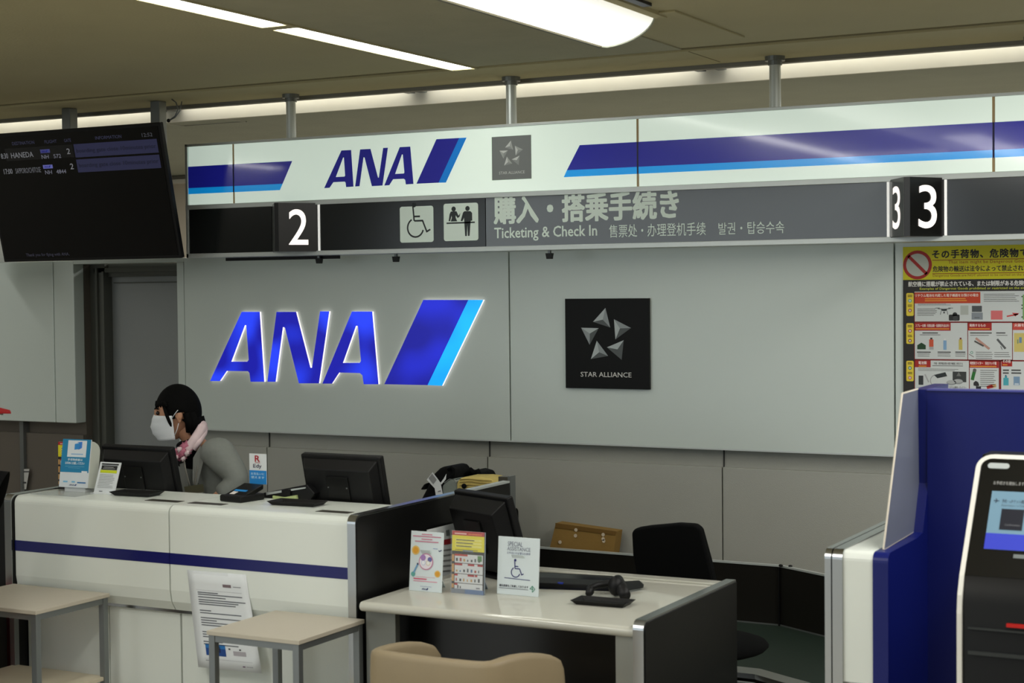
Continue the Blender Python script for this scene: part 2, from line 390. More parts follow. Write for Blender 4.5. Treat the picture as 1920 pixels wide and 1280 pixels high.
e = MB(); e.face([(-2.655, 5.74, ZC)]+[(a, 5.74, b) for a, b in pr_]); e.slab([(-2.66, 5.74, ZC)]+[(a, 5.74, b-.006) for a, b in pr_], (0, .012, 0))
e.build('end_cap', m_ceil2, t)
bx(-2.668, -2.655, 2.2, 5.75, 2.715, ZC).build('side_plate', mat('fixture_bronze', (92,86,60), .5, .3), t)
bx(-2.438, -2.395, 2.2, 5.76, ZC-.014, ZC).build('side_plate', m_ceil, t)
bx(-2.38, -2.345, 4.2, 5.50, ZC-.012, ZC-.001).build('mounting_slot', m_black, t)

# ---------------------------------------------------------------- overhead sign
YS = 6.9
def SG(px, py): q = P(px, py, y=YS); return (q.x, q.z)
X0, X1 = -5.597, -.55
sg = thing('overhead_sign', 'long lit white and blue sign box over a dark counter number band', 'sign', (-3.0, 6.98, 2.0))
ZS0, ZSM0, ZSM1, ZS1 = 1.985, 2.238, 2.262, 2.580
fr = MB()
fr.box(X0, X1, 6.895, 7.06, ZS0, 2.008); fr.box(X0, X1, 6.893, 6.94, ZSM0, ZSM1); fr.box(X0, X1, 6.895, 7.06, 2.566, ZS1)
fr.box(X0, X0+.016, 6.895, 7.06, ZS0, ZS1); fr.box(X1-.016, X1, 6.895, 7.06, ZS0, ZS1)
fr.build('frame', m_alu, sg, bevel=.002)
bx(X0+.01, X1-.01, 6.93, 7.05, ZS0+.01, ZS1-.01).build('housing', m_gmetal, sg)
m_lit = mat('lightbox_acrylic', (214,224,214), .12, 0, .5, .02, 3, emis=(214,232,220), es=.50, coat=.3)
seams = [X0+.016, -5.285, -3.017, -1.441, X1-.016]
for a, b in zip(seams[:-1], seams[1:]):
    bx(a+.006, b-.006, YS, 6.93, ZSM1, 2.566).build('lit_panel', m_lit, sg)
for a in seams[1:-1]:
    bx(a-.006, a+.006, YS+.002, 6.93, ZSM1, 2.566).build('panel_joint', mat('joint_brown', (150,128,92), .6, es=.12), sg)
pr = Print(YS, es=.0)
def SP(*pts): return [SG(*p) for p in pts]
NB, LB = (30,32,146), (20,124,214)
mk = mat('print_navy_lit', (34,38,160), .15, es=.20, coat=.5); ml = mat('print_cyan_lit', (18,150,232), .15, es=.40, coat=.5)
def litpoly(pts, m, L=1):
    pr.mb.use(m); y = YS-L*.0004
    a = sum(pts[i][0]*pts[(i+1) % len(pts)][1]-pts[(i+1) % len(pts)][0]*pts[i][1] for i in range(len(pts)))
    if a < 0: pts = pts[::-1]
    pr.mb.face([(p[0], y, p[1]) for p in pts])
zt, zb, zl = SG(1087,272)[1], SG(1063,319)[1], SG(1058,332)[1]
litpoly([(X0+.017, zt), (SG(548,303)[0], zt), (SG(530,346)[0], zb), (X0+.017, zb)], mk)
litpoly([(X0+.017, zb), (SG(530,346)[0], zb), (SG(525,357)[0], zl), (X0+.017, zl)], ml)
litpoly([(SG(1087,272)[0], zt), (X1-.02, zt), (X1-.02, zb), (SG(1063,319)[0], zb)], mk)
litpoly([(SG(1063,319)[0], zb), (X1-.02, zb), (X1-.02, zl), (SG(1057,332)[0], zl)], ml)
pr.es = .18; a, b = SG(608,353), SG(875,259)
mini_logo(pr, a[0], a[1], b[0], SG(840,258)[1]-.004, (34,34,150), (10,130,225))
pr.es = .05; a, b = SG(922,257), SG(996,252)
c = SG(924,338); pr.rect(a[0], c[1], b[0], a[1], (120,124,124), 2)
star(pr, a[0], c[1], b[0], a[1], [(206,210,208), (168,172,170), (146,150,150)], 3)
q0, q1 = SG(936,327), SG(984,321); pr.text('STAR ALLIANCE', q0[0], q0[1], q1[0], q0[1]+.013, (206,210,208), 3)
pr.done('printed_artwork', sg)
for a in seams[1:-1]:
    if not (SG(548,303)[0] < a < SG(1063,319)[0]): bx(a-.004, a+.004, YS-.0012, YS-.0008, zl, zt).build('dark_joint', mat('joint_navy', (20,18,66), .5), sg)
# dark number band
m_band = mat('band_charcoal', (30,33,33), .16, 0, .5, .03, 3); m_band2 = mat('band_bright_reflection', (100,105,110), .08, 0, .5, .03, 3); m_band3 = mat('band_dim_reflection', (56,60,64), .12, 0, .5, .03, 3)  # second and third tones paint hall reflections into the charcoal band colour
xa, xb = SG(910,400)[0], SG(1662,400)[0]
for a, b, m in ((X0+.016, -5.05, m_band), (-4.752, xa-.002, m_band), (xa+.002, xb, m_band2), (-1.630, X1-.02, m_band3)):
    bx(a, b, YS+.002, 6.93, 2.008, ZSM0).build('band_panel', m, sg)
for a in (-4.762, xb+.003, -1.640): bx(a, a+.010, YS-.004, 6.93, 2.008, ZSM0).build('lit_divider', mat('divider_white', (240,240,236), .4, es=.5), sg)
m_num = mat('number_white', (255,246,240), .4, es=.85)
m_side = mat('wedge_side', (112,116,116), .2)
for n, (a, b) in (('2', (-5.044, -4.766)), ('3', (-1.868, -1.642))):
    wd = b-a; mid = (a+b)/2; dp = wd*.49*math.tan(math.radians(65))*.62; dp = .155
    # blunt-nosed wedge: two slanting number faces and a narrow nose
    nz0, nz1 = mid-.012, mid+.012
    w_ = MB(); w_.prism([(a, YS+.002), (nz0, YS-dp), (nz1, YS-dp), (b, YS+.002)], 'z', 2.004, 2.246)
    wo = w_.build('number_wedge', mat('wedge_black', (14,14,14), .25) if n == '2' else mat('wedge_black', (14,14,14), .25), sg)
    for side in (-1, 1):
        e0 = Vector((nz1, YS-dp, 0)) if side > 0 else Vector((a, YS+.002, 0))
        e1 = Vector((b, YS+.002, 0)) if side > 0 else Vector((nz0, YS-dp, 0))
        d = (e1-e0); ln = d.length; d.normalize(); nrm = Vector((d.y, -d.x, 0))
        if side < 0:
            k = MB(); k.slab([e0+nrm*.001+Vector((0,0,2.006)), e1+nrm*.001+Vector((0,0,2.006)), e1+nrm*.001+Vector((0,0,2.244)), e0+nrm*.001+Vector((0,0,2.244))], nrm*.001); k.build('wedge_face', m_side, sg)
        if n == '2' and side < 0: continue
        vs, fs = glyphs(n, 0, 0); ax, bx_ = min(v[0] for v in vs), max(v[0] for v in vs); az, bz = min(v[1] for v in vs), max(v[1] for v in vs)
        gw, gh = .098, .175
        k = MB(); [k.add([tuple(e0+d*(ln*.50-gw/2+(v[0]-ax)/(bx_-ax)*gw+i*.001)+nrm*(.003+.00001*q_)+Vector((0,0,2.038+(v[1]-az)/(bz-az)*gh+j*.001))) for v in vs], fs) for q_, (i, j) in enumerate(((-1,-1),(1,-1),(-1,1),(1,1)))]; k.build('number', m_num, sg)
# pictograms and wording
pg = Print(YS+.002, es=.0); pg.es = .12
a, b = SG(750,455), SG(812,383); pg.rrect(a[0], a[1], b[0], b[1]-.006, .012, (208,222,212), 1)
pg.es = 0; wheelchair(pg, a[0]+.042, a[1]+.022, .176, (40,48,50), 2)
pg.done('pictogram', sg); pg = Print(YS+.002); pg.es = .12; a, b = SG(832,452), SG(896,378); pg.rrect(a[0], a[1], b[0], b[1]-.004, .012, (208,222,212), 1); pg.es = 0
def K(cx, cy): return SG(700+cx/3.84, 330+cy/3.84)
dk = (44,52,54)
pg.disc(*K(577,237), .012, dk, 2); pg.disc(*K(677,233), .012, dk, 2)
pg.line(*K(526,340), *K(730,332), .007, dk, 2)
pg.poly([K(557,255),K(598,253),K(612,285),K(625,266),K(620,292),K(606,302),K(592,282),K(592,300),K(603,325),K(556,327),K(565,300),K(562,285),K(552,325),K(541,325),K(548,275)], dk, 2)
pg.poly([K(655,253),K(698,252),K(710,265),K(711,320),K(700,322),K(698,345),K(692,430),K(680,431),K(676,350),K(672,432),K(660,432),K(655,345),K(652,300),K(640,325),K(628,322),K(645,262)], dk, 2)
pg.done('pictogram', sg); wt = (206,220,210)
def fresh():
    global pg
    pg.done('lettering', sg); pg = Print(YS+.002, es=.0); pg.es = .10
pg = Print(YS+.002, es=.0); pg.es = .10
a, b = SG(927,421), SG(1271,368); pg.text('購入・搭乗手続き', a[0], a[1]+.004, b[0], a[1]+.130, wt, 2, off=.028)
fresh(); a, b = SG(927,452), SG(1119,424); pg.text('Ticketing & Check In', a[0], a[1]-.002, b[0], a[1]+.063, wt, 2, off=.012)
fresh(); a, b = SG(1142,445), SG(1323,420); pg.text('售票处・办理登机手续', a[0], a[1]-.001, b[0], a[1]+.057, wt, 2)
fresh(); a, b = SG(1347,440), SG(1470,418); pg.text('발권・탑승수속', a[0], a[1]+.0, b[0], a[1]+.053, wt, 2)
pg.done('lettering', sg)
# hanging poles, part of the sign
for px, py in ((545,170), (958,135), (1453,97), (1940,62)):
    x = P(px, py, y=6.97).x
    p = MB().tube((x, 6.97, ZS1), (x, 6.97, ZC-.03), .025, 16).build('pole', m_alu, sg, smooth=False)
    MB().tube((x, 6.97, ZC-.032), (x, 6.97, ZC-.012), .044, 20).tube((x, 6.97, ZC-.05), (x, 6.97, ZC-.032), .031, 20).build('flange', m_gmetal, p)
# rail and small black clips under the sign
t = thing('hanging_rail', 'thin black rail under the left end of the sign', 'rail', (-5.0, 7.0, 1.98))
bx(-5.41, -4.70, 6.985, 7.0, 1.968, 1.984).build('rail', m_black, t)
for (px, py), nm in zip(((598,487), (742,482), (1030,475)), ('small black clip under the number 2 wedge', 'small black clip under the wheelchair pictogram', 'small black clip under the ticketing wording')):
    q = P(px, py, y=6.97); t = thing('black_clip', nm, 'clip', (q.x, 6.97, q.z), group='clips under the sign')
    MB().prism([(q.x-.016, 1.972), (q.x+.016, 1.972), (q.x+.011, 1.945), (q.x-.011, 1.945)], 'y', 6.96, 6.985).build('clip_body', m_black, t)
    bx(q.x-.006, q.x+.006, 6.965, 6.98, 1.972, 1.987).build('clip_hook', m_gmetal, t)

# ---------------------------------------------------------------- wall logo, lit from inside
lg = thing('illuminated_wall_logo', 'large glowing blue slanted airline lettering on the grey wall', 'sign', (-4.7, 7.165, 1.25))
def glow(name, base, hi, s0, s1):
    m = bpy.data.materials.new(name); m.use_nodes = True; nt = m.node_tree; b = nt.nodes['Principled BSDF']
    b.inputs['Base Color'].default_value = (lin(base[0]), lin(base[1]), lin(base[2]), 1); b.inputs['Roughness'].default_value = .35
    tc = nt.nodes.new('ShaderNodeNewGeometry'); n = nt.nodes.new('ShaderNodeTexNoise'); n.inputs['Scale'].default_value = 5.5; n.inputs['Detail'].default_value = 0
    nt.links.new(tc.outputs['Position'], n.inputs['Vector'])
    r = nt.nodes.new('ShaderNodeMapRange'); r.inputs[1].default_value = .36; r.inputs[2].default_value = .66
    nt.links.new(n.outputs['Fac'], r.inputs[0])
    mx = nt.nodes.new('ShaderNodeMix'); mx.data_type = 'RGBA'; mx.inputs[6].default_value = (lin(base[0]), lin(base[1]), lin(base[2]), 1); mx.inputs[7].default_value = (lin(hi[0]), lin(hi[1]), lin(hi[2]), 1)
    nt.links.new(r.outputs[0], mx.inputs[0]); nt.links.new(mx.outputs[2], b.inputs['Emission Color']); b.inputs['Emission Strength'].default_value = s1
    return m
m_lb = glow('letter_blue', (16,18,150), (36,66,245), .6, .95)
m_lc = glow('letter_cyan', (8,150,228), (20,178,245), .8, .9)
m_lt = glow('tail_blue', (16,18,140), (28,40,205), .6, .9)
m_ret = mat('letter_return_white', (255,246,238), .4, es=.85)
def letter(nm, k, hole, mface, label=None):
    o, h = LW[k], (LW[hole] if hole else None)
    fb = MB(); vs, fs = solid_tris(o, h); fb.add([(v[0], 7.151, v[1]) for v in vs], fs)
    fo = fb.build(nm, mface, lg)
    if label: fo['label'] = label
    rb = MB()
    for loop in [o]+([h] if h else []):
        for i in range(len(loop)):
            a, b = loop[i], loop[(i+1) % len(loop)]
            rb.face([(a[0], 7.1515, a[1]), (b[0], 7.1515, b[1]), (b[0], 7.164, b[1]), (a[0], 7.164, a[1])])
    rb.build('glowing_edge', m_ret, fo)
letter('letter', 'a1', 'a1h', m_lb); letter('letter', 'n', None, m_lb); letter('letter', 'a2', 'a2h', m_lb)
letter('slanted_bar', 't1', None, m_lt, 'wide dark blue slanted bar'); letter('slanted_bar', 't2', None, m_lc, 'narrow light blue slanted bar')
# alliance plaque
a, b, c, d = P(1059,560,y=7.145), P(1216,560,y=7.145), P(1060,727,y=7.145), P(1216,732,y=7.145)
pq = thing('wall_plaque', 'square black plaque with five faceted silver darts in a ring', 'sign', ((a.x+b.x)/2, 7.165, c.z))
bx(a.x, b.x, 7.146, 7.164, c.z, a.z).build('plate', mat('plaque_black', (13,14,15), .5, 0, .2), pq, bevel=.001)
pr = Print(7.145); star(pr, a.x, c.z, b.x, a.z, [(182,192,194), (148,156,160), (84,90,92)], 2)
pr.done('star_emblem', pq); pr = Print(7.145); q0, q1 = P(1089,705,y=7.145), P(1184,697,y=7.145); pr.text('STAR ALLIANCE', q0.x, q0.z-.002, q1.x, q0.z+.021, (215,215,212), 2, off=.008)
pr.done('lettering', pq)

# ---------------------------------------------------------------- warning poster on the wall
YP = 7.155
def WP(px, py): q = P(px, py, y=YP); return (q.x, q.z)
def W5(a, b): return WP(1690+a/8.348, 460+b/8.35)
def W6(a, b): return WP(1690+a/8.348, 590+b/8.347)
px0, pz1 = WP(1693, 463); px1 = -.95; pz0 = 1.16
po = thing('warning_poster', 'large yellow and black dangerous goods poster on the right wall', 'poster', (px0, YP, pz0))
bx(px0, px1, YP, YP+.004, pz0, pz1).build('sheet', mat('glossy_paper', (205,210,210), .18, 0, .5, .01, coat=.3), po)
pr = Print(YP)
z_y = W5(40,540)[1]; z_k = W5(40,725)[1]
pr.rect(px0, z_y, px1, pz1, (212,205,10)); pr.rect(px0, z_k, px1, z_y, (34,32,32)); pr.rect(px0, pz0, W5(205,900)[0], z_k, (34,32,32))
RED = (168,30,24)
c = W5(253,305); pr.disc(c[0], c[1], .055, (190,196,186), 2, 28); pr.ring(c[0], c[1], .0625, .0135, RED, 3)
pr.line(c[0]-.040, c[1]+.040, c[0]+.040, c[1]-.040, .0135, RED, 3)
BK = (26,24,20); tx = W5(485,200)[0]
def TT(txt, a, bx1, rgb, hh, off=.02, L=2, f=W5, n=None, sp=1.0):
    p = f(*a); q = f(*bx1); pr.text(txt, p[0], p[1], q[0], p[1]+hh, rgb, L, off=off, space=sp)
TT('その手荷物、危険物で', (485,205), (1985,160), BK, .036, .03, sp=1.15)
pr.line(tx, W5(490,232)[1], px1, W5(490,232)[1], .003, (150,60,10), 2)
TT('That item might be Dangerous Goods', (738,300), (1985,290), (150,70,10), .017, .008, sp=1.1)
TT('危険物の輸送は法令によって禁止されて', (495,415), (1985,390), BK, .025, .02)
pr.line(tx, W5(490,443)[1], px1, W5(490,443)[1], .003, (150,60,10), 2)
TT('Dangerous Goods are NOT allowed to be carried on the aircraft', (495,502), (2080,490), (150,90,10), .0135, .004)
TT('航空機に搭載が禁止されている、または制限がある危険物', (110,645), (1985,632), (232,232,228), .022, .02)
TT('Examples of Dangerous Goods prohibited or restricted on the aircraft', (290,705), (2050,690), (206,214,60), .0125, .008)
W_ = (206,212,212); DR = (120,14,14)
zr = W5(200,735)[1]
pr.rect(W5(200,900)[0], pz0, px1, zr, W_, 1.5)
# row one
def RR(f, a, b, rgb, L=2): p, q = f(*a), f(*b); pr.rect(p[0], q[1], q[0], p[1], rgb, L)
RR(W5, (208,735), (1238,903), (196,62,24)); TT('リチウム電池を内蔵した電子機器をお預けの場合', (218,808), (1208,790), (240,230,220), .013, .01, 3)
p = W5(370,830); q = W5(1040,830); pr.bars(p[0], p[1], q[0], 2, .0055*1.5, (236,170,60), 3, .4, .15)
p = W5(1290,760); q = W5(1850,760); pr.bars(p[0], p[1], q[0], 5, .0075, (90,92,92), 2, .3, .2)
p = W5(260,915); q = W5(780,915); pr.bars(p[0], p[1], q[0], 2, .0045, (90,92,92), 2, .35, .3)
p = W5(250,990); q = W5(560,990); pr.bars(p[0], p[1], q[0], 5, .0068, (90,92,92), 2, .35, .2)
G = (60,66,68)
# drone
c = W5(670,1010); pr.disc(c[0], c[1], .013, G, 2, 12, .005); 
for s in (-1, 1):
    pr.line(c[0], c[1]+.003, c[0]+s*.027, c[1]+.006, .003, G, 2); pr.line(c[0]+s*.038, c[1]+.008, c[0]+s*.018, c[1]+.009, .0022, G, 2); pr.line(c[0]+s*.012, c[1]-.003, c[0]+s*.016, c[1]-.020, .0022, G, 2)
pr.disc(c[0], c[1]-.011, .004, G, 2, 10)
c = W5(832,1118); pr.rrect(c[0]-.024, c[1]-.016, c[0]+.022, c[1]+.010, .005, (34,36,36), 2); pr.disc(c[0]+.002, c[1]+.010, .010, (34,36,36), 2, 12); pr.disc(c[0]+.004, c[1]-.006, .011, (58,60,62), 3, 14)
RR(W5, (925,940), (1050,1085), (178,184,178)); RR(W5, (1105,945), (1262,1040), (74,80,84)); RR(W5, (1100,1050), (1275,1160), (134,142,150)); RR(W5, (1145,1120), (1225,1140), (110,116,122), 3)
RR(W5, (1402,1020), (1585,1160), (214,110,112)); p = W5(1650,1110); q = W5(1830,1075); pr.line(p[0], p[1], q[0], q[1], .006, (200,60,60), 2)
pr.poly([(q[0]+.004, q[1]+.004), (q[0]-.026, q[1]+.006), (q[0]-.012, q[1]-.010)], (200,60,60), 2)
RR(W5, (1900,770), (2060,1160), (120,168,100)); 
for yy in (800,935,985,1120): c = W5(1890,yy); pr.disc(c[0], c[1], .003, BK, 3, 8)
# yellow side tabs
for f, y0, y1, marks in ((W5, 745, 1103, ((865,(60,170,170)),(1018,(150,40,70)))), (W6, 130, 455, ((252,(170,40,70)),(405,(120,30,50)))), (W6, 718, 1040, ((832,(40,130,110)),(985,(190,90,110))))):
    p, q = f(78,y0), f(195,y1); pr.rrect(p[0], q[1], q[0], p[1], .006, (232,208,60), 2)
    for my, rgb in marks:
        c = f(136,my); pr.disc(c[0], c[1], .0078, rgb, 3, 14); pr.disc(c[0], c[1], .0045, (220,215,215), 3.5, 12); a = f(100,my-90); b = f(172,my-90); pr.bars(a[0], a[1], b[0], 2, .0055, (90,74,16), 3, .55, .1)
# red grid lines
zz = W6(200,115)[1]; pr.line(W6(205,115)[0], zz, px1, zz, .006, DR, 2); zz2 = W6(200,700)[1]; pr.line(W6(205,700)[0], zz2, px1, zz2, .006, DR, 2)
pr.line(W6(207,400)[0], pz0, W6(207,400)[0], zr, .003, DR, 2)
for cx in (1040, 1740): pr.line(W6(cx,400)[0], zz2, W6(cx,400)[0], zz, .003, DR, 2)
for cx, wd in ((1065, .003), (1545, .010)): pr.line(W6(cx,900)[0], pz0, W6(cx,900)[0], zz2, wd, DR, 2)
RR(W6, (208,125), (773,248), RED); TT('スプレー缶類（化粧品類・医薬部外品以外）', (222,192), (750,190), (240,228,224), .013, .01, 3, f=W6); p = W6(225,212); q = W6(755,212); pr.bars(p[0], p[1], q[0], 1, .006, (236,170,60), 3, .6, .02)
RR(W6, (1045,120), (1415,246), RED); TT('発熱するもの', (1068,188), (1320,185), (240,228,224), .013, .012, 3, f=W6); p = W6(1062,212); q = W6(1390,212); pr.bars(p[0], p[1], q[0], 1, .006, (236,170,60), 3, .6, .02)
RR(W6, (1745,115), (2060,238), (196,70,60)); TT('火器を使', (1770,185), (1980,180), (240,228,224), .013, .012, 3, f=W6)
def item(f, x, y0, y1, wpx, rgb, cap=None):
    RR(f, (x-wpx/2, y0), (x+wpx/2, y1), rgb)
    if cap: RR(f, (x-wpx/4, y0-28), (x+wpx/4, y0), cap)
a = [W6(250,475), W6(315,435), W6(383,475), W6(383,540), W6(250,540)]; pr.poly(a, (24,66,36), 2)
item(W6, 470, 385, 500, 68, (204,84,54), (60,50,50)); RR(W6, (438,500), (505,545), (170,170,172)); item(W6, 683, 400, 548, 52, (128,168,206), (220,222,224)); item(W6, 928, 385, 548, 58, (196,182,96), (120,40,36))
for x0_, x1_, y_ in ((245,462,575), (568,778,575), (845,1005,575), (330,575,275), (1075,1420,275), (1485,1630,275)):
    p, q = W6(x0_, y_), W6(x1_, y_); pr.bars(p[0], p[1], q[0], 1, .009, (60,62,62), 2, .5, .02)
for x0_, x1_, y_, n in ((255,445,608,2), (568,785,606,2), (845,1015,608,2), (290,635,308,1), (1078,1385,315,1), (1490,1685,315,1), (1165,1445,580,4), (1455,1718,585,3)):
    p, q = W6(x0_, y_), W6(x1_, y_); pr.bars(p[0], p[1], q[0], n, .0085, (110,112,112), 2, .32, .15)
p, q = W6(1165,365), W6(1380,535); pr.line(p[0], p[1], q[0], q[1], .010, (186,142,128), 2); p, q = W6(1145,410), W6(1290,490); pr.line(p[0], p[1], q[0], q[1], .007, (80,76,74), 3)
p, q = W6(1500,380), W6(1632,530); pr.line(p[0], p[1], q[0], q[1], .009, (84,88,90), 2); p, q = W6(1555,490), W6(1580,545); pr.line(p[0], p[1], q[0], q[1], .003, (84,88,90), 2)
c = W6(1102,590); pr.ring(c[0], c[1], .006, .002, (40,140,110), 2, n=12); p, q = W6(1060,615), W6(1135,660); pr.line(p[0], p[1], q[0], q[1], .003, (120,110,110), 2)
RR(W6, (1765,285), (1950,580), (206,190,110)); RR(W6, (1845,350), (1885,440), (110,140,170), 3); RR(W6, (1815,385), (1832,450), (120,150,120), 3)
# row three
RR(W6, (208,708), (460,822), RED); TT('電池類', (270,775), (397,772), (240,228,224), .014, .014, 3, f=W6); p = W6(272,795); q = W6(397,795); pr.bars(p[0], p[1], q[0], 1, .006, (236,170,60), 3, .6, .02)
RR(W6, (1068,712), (1525,832), RED); TT('喫煙用ライター　安全マッチ類', (1078,778), (1490,775), (240,228,224), .013, .012, 3, f=W6); p = W6(1078,798); q = W6(1490,798); pr.bars(p[0], p[1], q[0], 1, .006, (236,170,60), 3, .6, .02)
RR(W6, (1568,700), (1735,808), RED); TT('その他', (1588,752), (1712,750), (240,228,224), .013, .012, 3, f=W6); p = W6(1588,775); q = W6(1662,775); pr.bars(p[0], p[1], q[0], 1, .006, (236,170,60), 3, .6, .02)
TT('予備・携帯電話等の電子機器に使用する', (508,778), (962,772), (60,62,62), .010, .008, 2, f=W6); p, q = W6(485,790), W6(985,790); pr.bars(p[0], p[1], q[0], 1, .008, (110,112,112), 2, .35, .05)
p, q = W6(265,842), W6(918,842); pr.bars(p[0], p[1], q[0], 2, .006, (110,112,112), 2, .35, .25)
RR(W6, (270,950), (345,1095), (44,50,52)); p, q = W6(370,930), W6(430,1055); pr.line(p[0], p[1], q[0], q[1], .006, (170,172,174), 2)
pr.poly([W6(510,940), W6(690,897), W6(718,960), W6(565,993)], (38,46,48), 2); c = W6(545,1030); pr.ring(c[0], c[1], .026, .003, (150,152,154), 2, a0=90, a1=300)
RR(W6, (803,887), (1018,1055), (54,58,58)); c = W6(900,930); pr.poly([(c[0]-.010,c[1]-.008),(c[0]+.010,c[1]-.008),(c[0],c[1]+.010)], (110,114,112), 3)
for cx in (785, 890): c = W6(cx,1060 if cx == 785 else 1045); pr.disc(c[0], c[1], .021, (150,154,156), 4, 18, .011); pr.disc(c[0], c[1]+.003, .019, (176,180,180), 5, 18, .008)
p, q = W6(1145,880), W6(1110,1020); pr.line(p[0], p[1], q[0], q[1], .014, (36,112,44), 2); c = W6(1148,868); pr.disc(c[0], c[1], .008, (90,96,90), 3, 10)
pr.poly([W6(1130,1060),W6(1165,1032),W6(1205,1055),W6(1222,1110),W6(1180,1118),W6(1130,1105)], (40,38,42), 2); RR(W6, (1168,1118), (1248,1162), (34,36,44))
p, q = W6(1235,862), W6(1500,862); pr.bars(p[0], p[1], q[0], 9, .0085, (100,102,102), 2, .3, .25)
pr.poly([W6(1330,1115),W6(1425,1088),W6(1440,1140),W6(1345,1160)], (168,28,22), 2); pr.poly([W6(1425,1090),W6(1480,1080),W6(1490,1130),W6(1440,1140)], (196,160,110), 2)
RR(W6, (1597,985), (1680,1105), (70,166,180)); RR(W6, (1620,955), (1655,985), (60,150,165)); RR(W6, (1625,940), (1645,955), (30,60,90)); RR(W6, (1757,965), (1855,1100), (120,150,180)); RR(W6, (1775,1108), (1840,1070), (186,200,214), 3)
for x0_, x1_ in ((1590,1690), (1722,1885)): p, q = W6(x0_,855), W6(x1_,855); pr.bars(p[0], p[1], q[0], 2, .012, (70,72,72), 2, .5, .1)
TT('リチウム電池・バッテリー', (748,1152), (1018,1150), (60,62,62), .010, .01, 2, f=W6)
for gx in (-1.36, -1.18):
    for gz, hh in ((1.66, .030), (1.50, .026), (1.33, .026)):
        pr.rect(gx+.01, gz, gx+.10, gz+hh, RED, 2)
        for k in range(3): pr.rrect(gx+.02+.045*k, gz-.075, gx+.045+.045*k, gz-.03, .004, [(74,80,84), (128,168,206), (196,182,96)][(k+int(gz*10)) % 3], 2)
        pr.bars(gx+.015, gz-.09, gx+.16, 3, .009, (110,112,112), 2, .32, .15)
pr.done('printed_artwork', po)

# ---------------------------------------------------------------- flight information screen on two posts
tv = thing('flight_information_screen', 'large black flight information screen hanging above the door', 'screen', (-6.11, 6.68, 1.98))
TW, TH = 1.235, .70; ang = math.atan2(.155, .685)
tm = Matrix.Translation((-6.132, 6.755, 1.982)) @ Matrix.Rotation(ang, 4, 'X')   # local: x right, z up, face towards -y
def tvl(mb): return mb.xf(tm)
tvl(MB().box(-TW/2, TW/2, 0, .028, 0, TH)).build('casing', m_bplas, tv, bevel=.004)
tvl(MB().box(-TW/2+.017, TW/2-.017, -.002, 0, .017, TH-.017)).build('glass', mat('screen_glass', (6,6,10), .12), tv)
pr = Print(-.002); 
def T(u, v): return (-TW/2+TW*(.914*u+.099), TH*v)
pr.es = .10; gr = (88,90,120); dm = (70,72,104)
def tvrect(u0, v0, u1, v1, rgb, L=1, es=.1): pr.es = es; a, b = T(u0, v0), T(u1, v1); pr.rect(a[0], a[1], b[0], b[1], rgb, L)
def tvtext(t, u0, v0, u1, v1, rgb, es=.3): pr.es = es; a, b = T(u0, v0), T(u1, v1); pr.text(t, a[0], a[1], b[0], b[1], rgb, 3, off=.008)
tvrect(.462, .785, .955, .885, (52,54,92), 1, .22); tvrect(.462, .672, .955, .770, (52,54,92), 1, .22)
tvrect(.03, .79, .455, .885, (4,4,6), 1, 0)
tvtext('DESTINATION', .085, .908, .225, .932, dm, .2); tvtext('FLIGHT', .29, .905, .365, .929, dm, .2); tvtext('GATE', .41, .905, .452, .929, dm, .2)
tvtext('INFORMATION', .60, .908, .755, .932, dm, .2); tvtext('12:52', .875, .905, .935, .932, (96,98,110), .2)
tvtext('8:30', .0, .81, .045, .85, (140,142,150)); tvtext('HANEDA', .065, .81, .205, .85, (140,142,150)); tvtext('NH   572', .255, .79, .375, .82, (130,132,150)); tvtext('2', .415, .815, .435, .856, (150,152,160))
tvtext('17:00', .0, .69, .055, .73, (140,142,150)); tvtext('SAPPORO/CHITOSE', .075, .69, .235, .73, (110,112,120)); tvtext('NH   4844', .26, .672, .39, .702, (130,132,150)); tvtext('2', .42, .70, .440, .742, (150,152,160))
for v in (.833, .715):
    tvrect(.25+.002, v, .312, v+.028, (110,112,190), 1, .35); pr.es = .25; a, b = T(.258, v+.006), T(.302, v+.022); mini_logo(pr, a[0], a[1], b[0], b[1], (30,34,150), (60,110,220), 3)
tvtext('boarding gate close 10minutes prior', .474, .81, .945, .85, (34,36,66), .1); tvtext('boarding gate close 10minutes prior', .474, .70, .945, .74, (34,36,66), .1)
tvtext('Thank you for flying with ANA.', .045, .035, .32, .065, (66,66,84), .2)
pr.mb.xf(tm); pr.done('screen_content', tv)
for x in (-6.345, -5.73):
    bx(x-.03, x+.03, 6.82, 6.88, 2.45, ZC-.012).build('hanging_post', m_gmetal, tv, bevel=.004)
    bx(x-.03, x+.03, 6.72, 6.84, 2.2, 2.5).build('bracket', m_black, tv)
bx(-7.2, -6.90, 6.82, 7.0, 1.985, 2.6).build('side_panel', m_alu, tv)
t = thing('loose_cable', 'grey cable looping from the ceiling to the screen corner', 'cable', (-5.55, 6.88, ZC))
MB().path([P(322,186,y=6.8), P(330,192,y=6.8), P(334,205,y=6.8), P(328,218,y=6.8), P(317,226,y=6.8)], .0035).path([P(341,190,y=6.8), P(337,208,y=6.8), P(328,220,y=6.8), P(317,226,y=6.8)], .003).build('cord', m_gmetal, t, smooth=True)
MB().ball(P(316,226,y=6.8), .010).build('plug', m_black, t, smooth=True)

